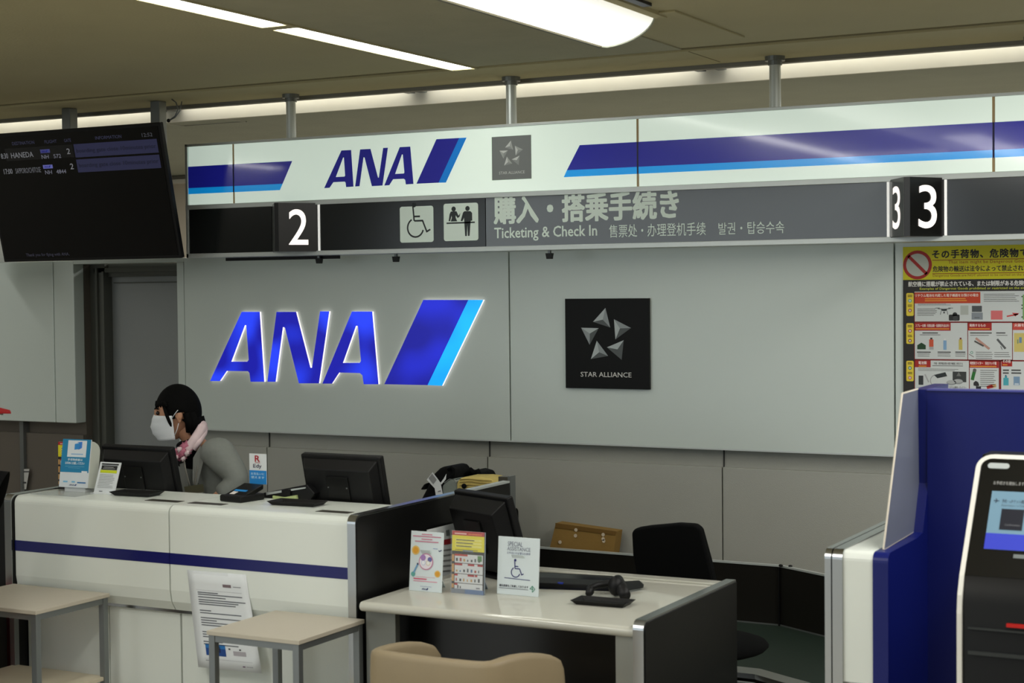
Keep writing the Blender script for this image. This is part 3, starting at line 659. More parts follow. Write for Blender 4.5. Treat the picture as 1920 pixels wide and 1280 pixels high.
# ---------------------------------------------------------------- tall counters
YC = 4.9
def rtop(x0, x1, y0, y1, z0, z1, r=.03, n=6):
    """box with a rounded front top edge; outline in y,z extruded along x"""
    pts = [(y0, z0)]+[(y0+r-r*math.cos(a), z1-r+r*math.sin(a)) for a in [math.pi/2*i/n for i in range(n+1)]]+[(y1, z1), (y1, z0)]
    return MB().prism(pts, 'x', x0, x1)
def counter(x0, x1, name, label, extra=True):
    t = thing(name, label, 'counter', ((x0+x1)/2, 5.1, 0))
    # fascia: curved shell, its foot drawn back
    n = 6; r = .03
    pts = [(YC+.03, .60), (YC+.008, .635), (YC, .68)]+[(YC+r-r*math.cos(a), 1-r+r*math.sin(a)) for a in [math.pi/2*i/n for i in range(n+1)]]+[(5.26, 1.0), (5.26, .97), (YC+.06, .95), (YC+.06, .60)]
    MB().prism(pts, 'x', x0+.003, x1-.003).build('fascia', m_white, t, smooth=False)
    bx(x0+.001, x1-.001, YC-.0012, YC+.01, .779, .821).build('navy_stripe', m_navy, t)
    bx(x0, x1, YC+.045, YC+.06, .585, .612).build('foot_rail', m_chrome, t)
    bx(x0+.004, (x0+x1)/2+.035, YC+.06, YC+.08, .06, .585).build('lower_panel', m_white, t, bevel=.002)
    bx((x0+x1)/2+.039, x1-.004, YC+.06, YC+.08, .06, .585).build('lower_panel', m_white, t, bevel=.002)
    bx(x0, x1, YC+.085, YC+.1, 0, .06).build('plinth', m_black, t)
    bx(x0+.01, x1-.01, 5.20, 5.62, .70, .73).build('staff_shelf', m_white, t, bevel=.003)
    return t
k1 = counter(-4.868, -4.080, 'check_in_counter', 'cream tall counter with navy stripe in front of the masked person')
k2 = counter(-4.080, -3.262, 'check_in_counter', 'cream tall counter with navy stripe and a taped notice, beside the black end panel')
for t, x in ((k1, -4.15), (k2, -3.99)): pass
for t, (a, b) in zip((k1, k2, k2), ((-4.27, -4.11), (-4.06, -3.90), (-3.47, -3.33))):
    bx(a, b, 4.985, 5.03, .9995, 1.0012).build('inset_plate', mat('dark_inset', (52,48,40), .4), t)
def endpanel(name, label, x0, x1, y0, y1, z1, chrome_w=None):
    t = thing(name, label, 'panel', ((x0+x1)/2, y0, 0))
    r = .03; n = 6
    pts = [(y0+.02, 0), (y0+.02, .05)]; out = [(y0, 0)]+[(y0+r-r*math.cos(a), z1-r+r*math.sin(a)) for a in [math.pi/2*i/n for i in range(n+1)]]+[(y1, z1), (y1, 0)]
    ins = [(y0+.006, .0)]+[(y0+.006+r-r*math.cos(a), z1-.006-r+r*math.sin(a)) for a in [math.pi/2*i/n for i in range(n+1)]]+[(y1-.003, z1-.006), (y1-.003, 0)]
    MB().prism(out, 'x', x0+.003, x1-.003).build('metal_edge', m_chrome, t)
    MB().prism(ins, 'x', x1-.0035, x1).build('black_face', m_black, t); MB().prism(ins, 'x', x0, x0+.0035).build('black_face', m_black, t)
    return t
e1 = endpanel('counter_end_panel', 'tall black end panel with chrome front edge at the right of the striped counters', -3.262, -3.222, 4.875, 5.66, 1.012)
endpanel('counter_end_panel', 'narrow chrome-edged end panel at the left end of the striped counters', -4.91, -4.868, 4.885, 5.75, 1.004)
bx(-3.258, -3.226, 5.70, 6.035, 0, 1.004).build('rear_panel', m_black, e1, bevel=.002)
bx(-3.258, -3.226, 5.70, 6.035, 1.004, 1.012).build('rear_trim', m_alu, e1)
t = thing('steel_post', 'square grey steel post behind the black end panel', 'post', (-3.27, 6.2, 0))
q = P(934,893,y=6.06); q2 = P(957,893,y=6.06)
bx(q.x, q2.x-.012, 6.06, 6.10, 0, q.z).build('shaft', mat('dark_steel', (96,92,82), .4, .6), t, bevel=.002)
bx(q2.x-.012, q2.x, 6.058, 6.105, 0, q.z+.003).build('corner_strip', m_gmetal, t)
# neighbour unit at the far left
t = thing('neighbour_counter', 'black counter side cut off by the left edge of the photo', 'counter', (-5.3, 5.2, 0))
bx(-5.8, -4.915, 4.95, 5.02, 0, .975).build('body', m_black, t, bevel=.003)
bx(-5.8, -4.915, 4.94, 5.03, .975, .985).build('top', m_gmetal, t, bevel=.002)
# counter 3 : chrome ends, cream corner, blue divider
t = thing('check_in_counter', 'narrow cream counter end between chrome strips and the blue divider', 'counter', (-1.45, 5.1, 0))
r = .03
x_a, x_b, x_c, x_d, x_e = P(1548,1060,y=YC).x, P(1561,1060,y=YC).x, P(1581,1060,y=YC).x, P(1637,1060,y=YC).x, P(1666,1060,y=YC).x
pts = [(YC, .60)]+[(YC+r-r*math.cos(a), 1-r+r*math.sin(a)) for a in [math.pi/2*i/6 for i in range(7)]]+[(5.6, 1.0), (5.6, .60)]
MB().prism(pts, 'x', x_c, x_d-.001).build('fascia', m_white, t)
bx(x_c, x_e, YC+.02, YC+.04, .575, .60).build('foot_rail', m_chrome, t)
bx(x_c, x_e-.03, YC+.03, 5.6, .04, .575).build('lower_panel', m_white, t)
out = [(YC-.01, 0)]+[(YC-.01+r-r*math.cos(a), 1.003-r+r*math.sin(a)) for a in [math.pi/2*i/6 for i in range(7)]]+[(5.62, 1.003), (5.62, 0)]
MB().prism(out, 'x', x_a, x_b-.002).build('chrome_end', m_chrome, t); MB().prism(out, 'x', x_b+.002, x_c).build('chrome_end', m_chrome, t)
bx(x_b-.002, x_b+.002, YC+.02, 5.6, .2, 1.0005).build('gap_strip', m_black, t)

# ---------------------------------------------------------------- blue kiosk booth
bt = thing('kiosk_booth', 'dark blue booth with frosted side wing behind the kiosk', 'booth', (-1.0, 5.2, 0))
xd0, xd1 = x_d, x_e; xm = (xd0+xd1)/2
pts = [(YC-.006, .60)]+[(YC-.006+r-r*math.cos(a), 1.0-r+r*math.sin(a)) for a in [math.pi/2*i/6 for i in range(7)]]+[(5.24, 1.0), (5.311, 1.008), (5.381, 1.159), (5.37, 1.465), (5.66, 1.468), (5.66, .0), (YC+.03, 0), (YC+.03, .60)]
MB().prism(pts, 'x', xd0, xd1).build('divider', m_blue, bt)
wing = [(xm-.012, 4.961, 1.001), (xm-.012, 5.184, 1.462), (xm-.012, 5.378, 1.465), (xm-.012, 5.388, 1.159), (xm-.012, 5.318, 1.008)]
MB().slab(wing, (.006, 0, 0)).build('frosted_wing', m_frost, bt)
eb = MB()
for i in range(5): eb.tube(Vector(wing[i])+Vector((.003,0,0)), Vector(wing[(i+1) % 5])+Vector((.003,0,0)), .0035, 6)
eb.build('wing_edge', mat('acrylic_edge', (214,206,190), .3), bt)
bx(xd1, .5, 5.37, 5.42, 0, 1.462).build('back_board', m_blue, bt)
bx(xd1, .5, 5.365, 5.425, 1.462, 1.467).build('top_edge', mat('blue_edge_light', (70,74,150), .3), bt)

# kiosk
kk = thing('self_service_kiosk', 'black touch screen kiosk with a white rounded rim', 'kiosk', (-.8, 4.7, 0))
kx0, kx1 = -1.056, -.50
prof = [(4.58, 0), (4.585, .93), (4.61, 1.0), (4.845, 1.315), (4.95, 1.315), (4.95, 0)]
MB().prism(prof, 'x', kx0+.012, kx1-.012).build('cabinet', m_black, kk, bevel=.004)
k0 = Vector((0, 4.612, 1.0)); k1_ = Vector((0, 4.845, 1.315)); kd = (k1_-k0).normalized(); kn = Vector((0, -kd.z, kd.y)); kl = (k1_-k0).length
def kp(x, s, h=0.0): v = k0+kd*s+kn*h; return Vector((x, v.y, v.z))
# white rim as a bent band round the face
rim = []; rr = .045
rim += [Vector((kx0, 4.578, 0.0)), Vector((kx0, 4.580, .90)), Vector((kx0, 4.588, .95)), kp(kx0, 0), kp(kx0, kl-rr)]
rim += [kp(kx0+rr-rr*math.cos(a), kl-rr+rr*math.sin(a)) for a in [math.pi/2*i/6 for i in range(1, 7)]]
rim += [kp(kx1-rr+rr*math.sin(a), kl-rr+rr*math.cos(a)) for a in [math.pi/2*i/6 for i in range(0, 7)]]
rim += [kp(kx1, 0), Vector((kx1, 4.588, .95)), Vector((kx1, 4.580, .90)), Vector((kx1, 4.578, 0.0))]
rb = MB(); cen = Vector(((kx0+kx1)/2, 0, 0))
inner = []
for i, p in enumerate(rim):
    q = p.copy(); q.x += .013 if p.x < cen.x else -.013
    if 4 < i < len(rim)-4:
        c_ = kp(kx0+rr if p.x < cen.x else kx1-rr, kl-rr); d_ = (p-c_); q = c_+d_*((rr-.013)/rr)
    inner.append(q)
for i in range(len(rim)-1):
    o_ = Vector((0, .03, 0))
    a, b, c, d = rim[i]-kn*0+Vector((0,-.006,0)), rim[i+1]+Vector((0,-.006,0)), inner[i+1]+Vector((0,-.006,0)), inner[i]+Vector((0,-.006,0))
    rb.add([a, b, c, d, a+o_, b+o_, c+o_, d+o_], [(0,1,2,3), (4,7,6,5), (0,4,5,1), (3,2,6,7)])
rb.build('white_rim', mat('rim_white', (226,224,216), .35), kk)
ff = MB(); ff.slab([kp(kx0+.012, .0), kp(kx1-.012, .0), kp(kx1-.012, kl-.012), kp(kx0+.02, kl-.012)], kn*.003); ff.build('face_plate', mat('kiosk_black', (14,14,13), .25), kk)
kf = MB()
def kquad(px0_, py0_, px1_, py1_, h):
    # rectangle on the inclined face given in face fractions (u across from the left rim, s up the face)
    return [kp(px0_, py0_, h), kp(px1_, py0_, h), kp(px1_, py1_, h), kp(px0_, py1_, h)]
def kpix(px, py):
    d = fw+rt*((px-960)/FOC)-up*((py-640)/FOC); o = Vector((0, 0, EYE))
    t = (k0-o).dot(kn)/d.dot(kn); v = o+d*t; return v.x, (v-k0).dot(kd)
a = kpix(1857, 921); b = kpix(1851, 1030); c = kpix(1849, 1000)
sx = kpix(1853, 975)[0]
MB().slab(kquad(sx, b[1], kx1-.06, a[1], .0035), kn*.0008).build('screen', mat('kiosk_screen', (104,134,152), .2, es=.28), kk)
bl_ = MB(); bl_.slab(kquad(sx, b[1], kx1-.06, c[1], .0045), kn*.0008); bl_.build('screen_bar', mat('kiosk_bar', (52,60,160), .2, es=.55), kk)
a, b = kpix(1879, 955), kpix(1877, 994)
MB().slab(kquad(a[0], b[1], a[0]+.062, a[1], .0045), kn*.0008).build('screen_tile', mat('tile_dark', (34,36,46), .3), kk)
pk = MB()
def kinktext(txt, px0_, py0_, px1_, hh, rgb, es):
    vs, fs = glyphs(txt, 0, 0); ax, bx_ = min(v[0] for v in vs), max(v[0] for v in vs); az, bz = min(v[1] for v in vs), max(v[1] for v in vs)
    u0, s0 = kpix(px0_, py0_); u1, _ = kpix(px1_, py0_)
    pk.use(ink(rgb, es)); pk.add([tuple(kp(u0+(v[0]-ax)/(bx_-ax)*(u1-u0), s0+(v[1]-az)/(bz-az)*hh, .006)) for v in vs], fs)
kinktext('お手続きを開始します', 1863, 910, 1921, .012, (150,150,146), .1)
kinktext('予約・eチケット確認', 1879, 944, 1925, .012, (16,22,40), 0)
kinktext('Reservation / e-Ticket', 1879, 950, 1925, .006, (70,90,104), 0)
kinktext('Confirmation', 1884, 987, 1913, .006, (110,112,118), 0)
u, s_ = kpix(1869, 940); pk.use(ink((20,26,50)))
def kq(du, ds): return tuple(kp(u+du, s_+ds, .006))
pk.face([kq(-.007,-.001), kq(.007,-.001), kq(.009,0), kq(.007,.001), kq(-.007,.001)]); pk.face([kq(-.003,.007), kq(.001,0), kq(.003,0), kq(-.001,.007)]); pk.face([kq(.003,0), kq(.001,0), kq(-.003,-.007), kq(-.001,-.007)])
pk.build('screen_lettering', None, kk)
u, s_ = kpix(1852, 877); u2, s2 = kpix(1895, 864)
ps = []; rr2 = .009
for i in range(9): a_ = math.pi/2+math.pi*i/8; ps.append(kp(u+rr2+rr2*math.cos(a_), s_+rr2*math.sin(a_)+.006, .0035))
for i in range(9): a_ = -math.pi/2+math.pi*i/8; ps.append(kp(u2-rr2+rr2*math.cos(a_), s_+rr2*math.sin(a_)+.006, .0035))
MB().slab(ps, kn*.001).build('camera_window', mat('sensor_white', (176,182,182), .3), kk)
a = kpix(1901, 1040); MB().slab(kquad(a[0], a[1]-.012, kx1-.08, a[1], .0035), kn*.001).build('card_slot', mat('slot_grey', (110,116,116), .4), kk)
q = P(1906,1172,y=4.583); bx(q.x-.025, q.x+.03, 4.572, 4.582, q.z-.005, q.z+.004).build('slot_lamp', mat('red_slot_glow', (150,10,4), .4, es=.5), kk)
bx(kx0+.03, kx1-.03, 4.574, 4.582, .86, .865).build('panel_joint', mat('joint_grey', (40,44,44), .4), kk); bx(kx0+.03, kx1-.03, 4.574, 4.582, .79, .80).build('panel_joint', mat('joint_grey', (40,44,44), .4), kk)

# ---------------------------------------------------------------- low service desk
dk_ = thing('service_desk', 'low cream desk with a dark end panel and black modesty board', 'desk', (-2.65, 5.2, 0))
def bull(x0, x1, y0, y1, zt, th):
    n = 8; pts = [(y1, zt-th)]+[(y0+th/2-th/2*math.cos(a), zt-th/2-th/2*math.sin(a)) for a in [math.pi/2-math.pi*i/n for i in range(n+1)]]+[(y1, zt)]
    return MB().prism(pts, 'x', x0, x1)
bull(-3.182, -2.135, 4.825, 5.70, .72, .035).build('desktop', m_edge, dk_, bevel=.006)
bx(-3.182, -2.135, 5.64, 5.70, .720, .728).build('rear_lip', m_edge, dk_, bevel=.002)
bx(-3.16, -2.22, 5.02, 5.04, .02, .685).build('modesty_board', mat('board_black', (8,8,9), .3), dk_)
bx(-3.182, -3.06, 4.87, 4.90, 0, .685).build('leg_panel', mat('leg_grey', (120,122,116), .4, .4), dk_, bevel=.002)
bx(-2.21, -2.135, 4.845, 4.90, 0, .685).build('leg_panel', mat('leg_grey2', (150,152,146), .4, .3), dk_, bevel=.002)
o2 = [(4.815, 0)]+[(4.815+r-r*math.cos(a), .745-r+r*math.sin(a)) for a in [math.pi/2*i/6 for i in range(7)]]+[(5.655, .745), (5.655, 0)]
i2 = [(4.823, 0)]+[(4.823+r-r*math.cos(a), .737-r+r*math.sin(a)) for a in [math.pi/2*i/6 for i in range(7)]]+[(5.652, .737), (5.652, 0)]
MB().prism(o2, 'x', -2.135, -2.098).build('end_edge', m_chrome, dk_); MB().prism(i2, 'x', -2.0985, -2.094).build('end_panel', m_black, dk_)

# ---------------------------------------------------------------- bag shelves in front of the counters
def shelf(x0, x1, y0, y1, label):
    t = thing('bag_shelf', label, 'table', ((x0+x1)/2, (y0+y1)/2, 0), group='bag shelves before the counters')
    bx(x0, x1, y0, y1, .635, .65).build('top', mat('shelf_cream', (186,178,162), .45, 0, .4, .02), t, bevel=.002)
    bx(x0+.012, x1-.012, y0+.012, y1-.012, .315, .33).build('lower_shelf', mat('shelf_cream2', (206,196,172), .45), t, bevel=.002)
    for x in (x0+.005, x1-.03):
        for y in (y0+.005, y1-.03): bx(x, x+.025, y, y+.025, 0, .635).build('leg', m_gmetal, t, bevel=.001)
    f = MB(); f.box(x0+.03, x1-.03, y0+.008, y0+.024, .612, .635); f.box(x0+.03, x1-.03, y1-.024, y1-.008, .612, .635); f.box(x0+.008, x0+.024, y0+.03, y1-.03, .612, .635); f.box(x1-.024, x1-.008, y0+.03, y1-.03, .612, .635)
    f.build('apron', m_gmetal, t); return t
shelf(-4.860, -4.360, 4.485, 4.880, 'cream bag shelf at the left edge, with a red suitcase beside it')
shelf(-3.572, -3.188, 4.475, 4.872, 'cream bag shelf before the taped notice')

# notice taped to the counter
nt_ = thing('taped_notice', 'white printed notice sheet taped below the navy stripe', 'paper', (-3.99, 4.9, .4))
na, nb, nc, nd = P(351,1068,y=4.897), P(461,1077,y=4.897), P(491,1262,y=4.896), P(372,1250,y=4.896)
def NP(u, v, h=0.0):
    a = na.lerp(nb, u); b = nd.lerp(nc, u); p = a.lerp(b, v); return Vector((p.x, p.y-h, p.z))
sh = MB(); N = 8
for i in range(N):
    for j in range(N): sh.face([NP(i/N, (j+1)/N), NP((i+1)/N, (j+1)/N), NP((i+1)/N, j/N), NP(i/N, j/N)])
so = sh.build('sheet', m_paper, nt_, smooth=True); sm = so.modifiers.new('s', 'SOLIDIFY'); sm.thickness = .0006; sm.offset = 1
pk = MB()
def nq(u0, v0, u1, v1, rgb): pk.use(ink(rgb)); pk.face([NP(u0, v1, .0015), NP(u1, v1, .0015), NP(u1, v0, .0015), NP(u0, v0, .0015)])
for v, e in [(.215,.48),(.235,.88),(.262,.60),(.29,.92),(.312,.80),(.335,.75),(.40,.33),(.425,.82),(.475,.86),(.50,.40),(.525,.60),(.55,.80),(.62,.55),(.645,.6),(.67,.5),(.72,.45),(.745,.7)]: nq(.14, v, e, v+.010, (96,100,108))
nq(.12, .195, .88, .197, (150,152,158)); nq(.58, .12, .72, .15, (120,104,108)); nq(.75, .135, .88, .142, (130,130,136)); nq(.62, .535, .80, .56, (70,72,78))
nq(.16, .745, .48, .79, (30,110,180)); nq(.16, .79, .48, .865, (24,70,140)); nq(.34, .77, .40, .83, (20,40,90))
for u in (.53, .70): nq(u, .775, u+.03, .79, (60,60,66))
nq(.60, .80, .80, .845, (170,166,172)); nq(.12, .90, .88, .902, (150,152,158)); nq(.14, .915, .35, .922, (130,130,136)); nq(.72, .945, .76, .958, (110,90,110)); nq(.78, .948, .88, .954, (140,140,146))
pk.build('printed_text', None, nt_)
tp = MB(); tp.slab([NP(.1,.0,.002), NP(.7,.0,.002), NP(.7,.03,.002), NP(.1,.03,.002)], (0,-.0004,0)); tp.build('tape', m_acry, nt_)

# ---------------------------------------------------------------- monitors
def monitor(label, cx, cy, zb, w_, h_, tilt, rz, stand=True, group='staff computer monitors', deskz=.73, thick=.05):
    """seen from behind; local x across, y depth, screen on +y"""
    t = thing('computer_monitor', label, 'monitor', (cx, cy, deskz), rz, group)
    tm = Matrix.Translation((0, 0, zb-deskz)) @ Matrix.Rotation(tilt, 4, 'X')
    b = MB(); b.box(-w_/2, w_/2, -.012, .018, 0, h_); b.xf(tm); b.build('bezel', m_bplas, t, local=True, bevel=.006)
    b = MB(); b.slab([(-w_/2+.03, -thick, .03), (w_/2-.03, -thick, .03), (w_/2-.03, -thick, h_-.035), (-w_/2+.03, -thick, h_-.035)], (0, .02, 0))
    q = [(-w_/2+.012, -.012, .012), (w_/2-.012, -.012, .012), (w_/2-.012, -.012, h_-.012), (-w_/2+.012, -.012, h_-.012)]
    r_ = [(-w_/2+.035, -thick, .035), (w_/2-.035, -thick, .035), (w_/2-.035, -thick, h_-.045), (-w_/2+.035, -thick, h_-.045)]
    b = MB(); b.add(q+r_, [(4,5,6,7), (0,1,5,4), (1,2,6,5), (2,3,7,6), (3,0,4,7), (3,2,1,0)]); b.xf(tm); b.build('back_shell', m_bplas, t, local=True, bevel=.005)
    b = MB(); b.box(-.05, .05, -thick-.006, -thick, h_*.35, h_*.75); b.xf(tm); b.build('mount_plate', m_black, t, local=True, bevel=.002)
    for sx_ in (-.042, .042):
        b = MB(); b.tube((sx_, -thick-.008, h_*.6), (sx_, -thick-.002, h_*.6), .003, 8); b.xf(tm); b.build('screw', m_gmetal, t, local=True)
    b = MB(); b.box(-w_/2+.015, w_/2-.015, .018, .0185, .015, h_-.015); b.xf(tm); b.build('display', mat('screen_off', (10,12,16), .15), t, local=True)
    MB().box(-.03, .03, -.03, .0, .0, max(.04, zb-deskz+.05)).build('neck', m_bplas, t, local=True, bevel=.003)
    MB().box(-.11, .11, -.09, .09, 0, .012).build('base', m_bplas, t, local=True, bevel=.005)
    return t
tl = math.radians(14)
monitor('black monitor seen from behind, left of the masked staff member', -4.55, 5.34, .90, .37, .285, tl, 0)
monitor('black monitor seen from behind, alone before the grey wall on the striped counter', -3.56, 5.36, .90, .365, .285, tl, 0)
a3, b3 = P(852,908,y=5.50), P(955,926,y=5.36)
rz3 = math.atan2(b3.y-a3.y, b3.x-a3.x)
monitor('black monitor turned sideways on the low service desk', (a3.x+b3.x)/2+.035, (a3.y+b3.y)/2+.095, a3.z-.325, (b3-a3).length*.98, .32, math.radians(17), rz3, deskz=.72, thick=.075)

# trays
def tray(label, cx, cy, z, w_=.15, d_=.10, rz=.05):
    t = thing('cash_tray', label, 'tray', (cx, cy, z), rz, 'black cash trays')
    b = MB(); lo = [(-w_/2+.018,-d_/2+.014),(w_/2-.018,-d_/2+.014),(w_/2-.018,d_/2-.014),(-w_/2+.018,d_/2-.014)]; hi = [(-w_/2,-d_/2),(w_/2,-d_/2),(w_/2,d_/2),(-w_/2,d_/2)]; h_ = .016; e_ = .004
    L = [(x,y,0) for x,y in lo]+[(x,y,h_) for x,y in hi]+[(x*.96,y*.95,h_) for x,y in hi]+[(x*.97,y*.95,e_) for x,y in lo]
    f_ = [(3,2,1,0)]+[(i,(i+1)%4,(i+1)%4+4,i+4) for i in range(4)]+[(4+i,4+(i+1)%4,8+(i+1)%4,8+i) for i in range(4)]+[(8+i,8+(i+1)%4,12+(i+1)%4,12+i) for i in range(4)]+[(12,13,14,15)]
    b.add(L, f_); b.build('tray_body', m_bplas, t, local=True, bevel=.002)
    MB().box(-w_/2+.03, w_/2-.03, -d_/2+.02, d_/2-.02, .004, .0055).build('rubber_mat', m_black, t, local=True); return t
def cpt(a, b, z): p, q = P(*a, z=z), P(*b, z=z); return (p.x+q.x)/2, (p.y+q.y)/2
x, y = cpt((203,927), (292,933), 1.0); tray('black cash tray beside the small white notice', x, y+.03, 1.0, .20, .10)
x, y = cpt((502,945), (603,950), 1.0); tray('black cash tray below the lone monitor on the striped counter', x, y+.02, 1.0, .215, .10)
x, y = cpt((1070,1133), (1178,1138), .72); tray('black cash tray on the low service desk under the scanner', x, y+.03, .72, .205, .10)

# ---------------------------------------------------------------- staff counter objects
def stand_card(name, label, cat, x, y, z, w_, h_, lean=.12, th=.004, m=m_paper, rz=0, back=True):
    t = thing(name, label, cat, (x, y, z), rz)
    M_ = Matrix.Rotation(-lean, 4, 'X')
    b = MB(); b.box(-w_/2, w_/2, 0, th, 0, h_); b.xf(M_); b.build('board', m, t, local=True, bevel=.0015)
    if back: 
        b = MB(); b.slab([(-w_*.15, .002, h_*.7), (w_*.15, .002, h_*.7), (w_*.15, .10*h_/.2, 0), (-w_*.15, .10*h_/.2, 0)], (0, .003, 0)); b.build('easel_leg', m, t, local=True)
    return t, M_
def fin(pr, M_, t, name='printed_front'): pr.mb.xf(M_); pr.done(name, t, local=True)
# the helper for goods-warning prints reused on two stands
def warn(pr, w_, h_):
    def R(u0, v0, u1, v1, c, L=1): pr.rect(-w_/2+w_*u0, h_*v0, -w_/2+w_*u1, h_*v1, c, L)
    R(0, 0, 1, 1, (40,34,28)); R(0, .93, 1, 1, (176,26,22), 2); R(0, .68, 1, .93, (226,214,20), 2)
    R(.08, .95, .45, .968, (240,200,190), 3); R(.5, .95, .92, .965, (226,120,60), 3)
    for v in (.86, .81, .76): R(.10, v-.018, .92, v+.018, (236,228,120), 3); R(.13, v-.008, .60+.1*random.random(), v+.006, (90,80,20), 4)
    R(.10, .695, .80, .705, (120,106,20), 3)
    for i, (v0, v1) in enumerate(((.49,.63), (.32,.48), (.17,.31), (.06,.16))):
        R(.09, v0, .96, v1, (214,216,218), 2); R(.0, v0+.02, .07, v1-.01, (196,150,90), 2)
        R(.09, v1-.03, .09+(.40,.24,.10,.10)[i], v1, (186,52,30) if i == 0 else (170,24,26), 3)
        if i in (1, 2): R(.50, v1-.03, .70, v1, (170,24,26), 3); R(.80 if i == 1 else .72, v1-.03, .96 if i == 1 else .80, v1, (170,24,26), 3)
        if i < 3:
            for k in range(7):
                u = .13+k*.115; c = random.choice([(60,60,64), (90,92,98), (170,70,60), (80,110,150), (60,60,60), (190,150,90)]); R(u, v0+.025, u+random.uniform(.03,.06), v0+random.uniform(.05,.085), c, 3)
        else: R(.18, v0+.02, .22, v1-.03, (70,70,76), 3); R(.26, v0+.02, .29, v1-.04, (70,70,76), 3); R(.76, v0+.03, .88, v0+.05, (120,120,130), 3)
    R(.80, .53, .93, .62, (90,140,80), 3)
q = P(128,915,y=5.235); t, M_ = stand_card('notice_stand', 'yellow and red baggage notice stand behind the blue leaflet holder on the striped counter', 'sign', -4.812, 5.165, 1.0, .137, .192, .02)
pr = Print(-.001, .0005); warn(pr, .137, .192); fin(pr, M_, t)
MB().box(-.06, .06, -.03, .05, 0, .004).build('foot', m_bplas, t, local=True)
# blue leaflet holder
q = P(155,900,z=1.03); t, M_ = stand_card('leaflet_holder', 'blue and white upright leaflet holder with a curved side on the striped counter', 'sign', -4.718, 5.075, 1.020, .142, .195, .17, rz=math.radians(4), back=False)
pr = Print(-.001, .0005); w_, h_ = .142, .195
pr.rect(-w_/2, 0, w_/2, h_, (222,228,232)); pr.rect(-w_/2, h_*.31, w_/2, h_, (20,130,176), 2); pr.rect(-w_*.30, h_*.63, w_*.36, h_*.975, (224,230,234), 3)
pr.poly([(-w_*.06, h_*.78), (w_*.14, h_*.80), (w_*.14, h_*.93), (-w_*.06, h_*.90)], (50,140,210), 4); pr.poly([(w_*.08, h_*.78), (w_*.20, h_*.82), (w_*.20, h_*.95), (w_*.02, h_*.94), (w_*.14, h_*.91)], (60,130,220), 4); pr.rect(-w_*.16, h_*.68, w_*.26, h_*.70, (130,180,220), 4)
pr.text('手荷物検査は', -w_*.26, h_*.55, w_*.26, h_*.60, (214,232,240), 4, off=.02); pr.text('お早めにお越しください', -w_*.34, h_*.475, w_*.34, h_*.53, (214,232,240), 4, off=.02)
pr.rect(-w_*.33, h_*.43, w_*.35, h_*.437, (120,190,215), 4); pr.rect(-w_*.22, h_*.40, w_*.2, h_*.405, (120,190,215), 4)
pr.rect(-w_*.36, h_*.10, -w_*.20, h_*.13, (120,190,225), 3); pr.rect(-w_*.06, h_*.10, w_*.06, h_*.13, (120,190,225), 3); pr.rect(w_*.14, h_*.09, w_*.44, h_*.115, (30,110,170), 3); pr.rect(w_*.26, h_*.28, w_*.46, h_*.345, (224,230,234), 3)
pr.es = 0; mini_logo(pr, -w_*.14, h_*.035, w_*.14, h_*.065, (40,60,120), (40,90,150), 3); fin(pr, M_, t)
b = MB(); pts = [(0, 0), (0, .188), (.012, .188)]+[(.012+.045*math.sin(a), .150+.036*math.cos(a)) for a in [math.pi/2*i/6 for i in range(1, 7)]]+[(.057, 0)]
b.prism([(p[0]+.004, p[1]) for p in pts], 'x', w_/2-.004, w_/2); b.xf(M_); b.build('side_cheek', mat('holder_cream', (196,200,190), .5), t, local=True)
b = MB(); b.prism([(p[0]+.004, p[1]) for p in pts], 'x', -w_/2, -w_/2+.004); b.xf(M_); b.build('side_cheek', mat('holder_cream', (196,200,190), .5), t, local=True)
MB().box(-w_/2+.02, w_/2-.02, .01, .055, -.022, .0).build('acrylic_foot', mat('white_plastic', (225,228,228), .4), t, local=True)
# small white notice
q = P(196,925,z=1.0); t, M_ = stand_card('notice_stand', 'small white notice stand with black and yellow bands beside the left monitor', 'sign', q.x+.0, 5.09, 1.0, .074, .135, -.0, back=False)
M_ = Matrix.Rotation(math.radians(24), 4, 'Y') @ Matrix.Identity(4); M_ = Matrix.Shear('XZ', 4, (.0, .0)); M_ = Matrix.Rotation(math.radians(-20), 4, 'X')
for ch in list(t.children): bpy.data.objects.remove(ch)
w_, h_ = .108, .130
MB().box(-w_/2, w_/2, 0, .003, 0, h_).xf(M_).build('board', m_paper, t, local=True)
MB().slab([(-w_/2, -.02, 0), (w_/2, -.02, 0), (w_/2, .035, 0), (-w_/2, .035, 0)], (0, 0, .003)).build('foot', m_paper, t, local=True)
pr = Print(-.001, .0004); pr.rect(-w_*.40, h_*.91, w_*.42, h_*.955, (24,24,26), 1); pr.rect(-w_*.38, h_*.755, w_*.38, h_*.89, (24,24,26), 1); pr.rect(-w_*.26, h_*.83, w_*.2, h_*.845, (190,190,190), 2); pr.rect(-w_*.3, h_*.79, w_*.28, h_*.802, (190,190,190), 2)
pr.rect(-w_*.40, h_*.655, w_*.40, h_*.745, (206,216,30), 1); pr.bars(-w_*.38, h_*.60, w_*.38, 9, h_*.05, (150,152,150), 2, .3, .3); pr.rect(-w_*.25, h_*.06, -w_*.08, h_*.08, (60,60,70), 2); fin(pr, M_, t)
# clear mats on the counter
t = thing('clear_mat', 'clear plastic mat under the notice stands on the striped counter', 'mat', (-4.72, 5.05, 1.0))
bx(-4.84, -4.60, 4.96, 5.20, 1.0005, 1.0015).build('sheet', mat('clear_film', (210,215,215), .08, alpha=.35), t)
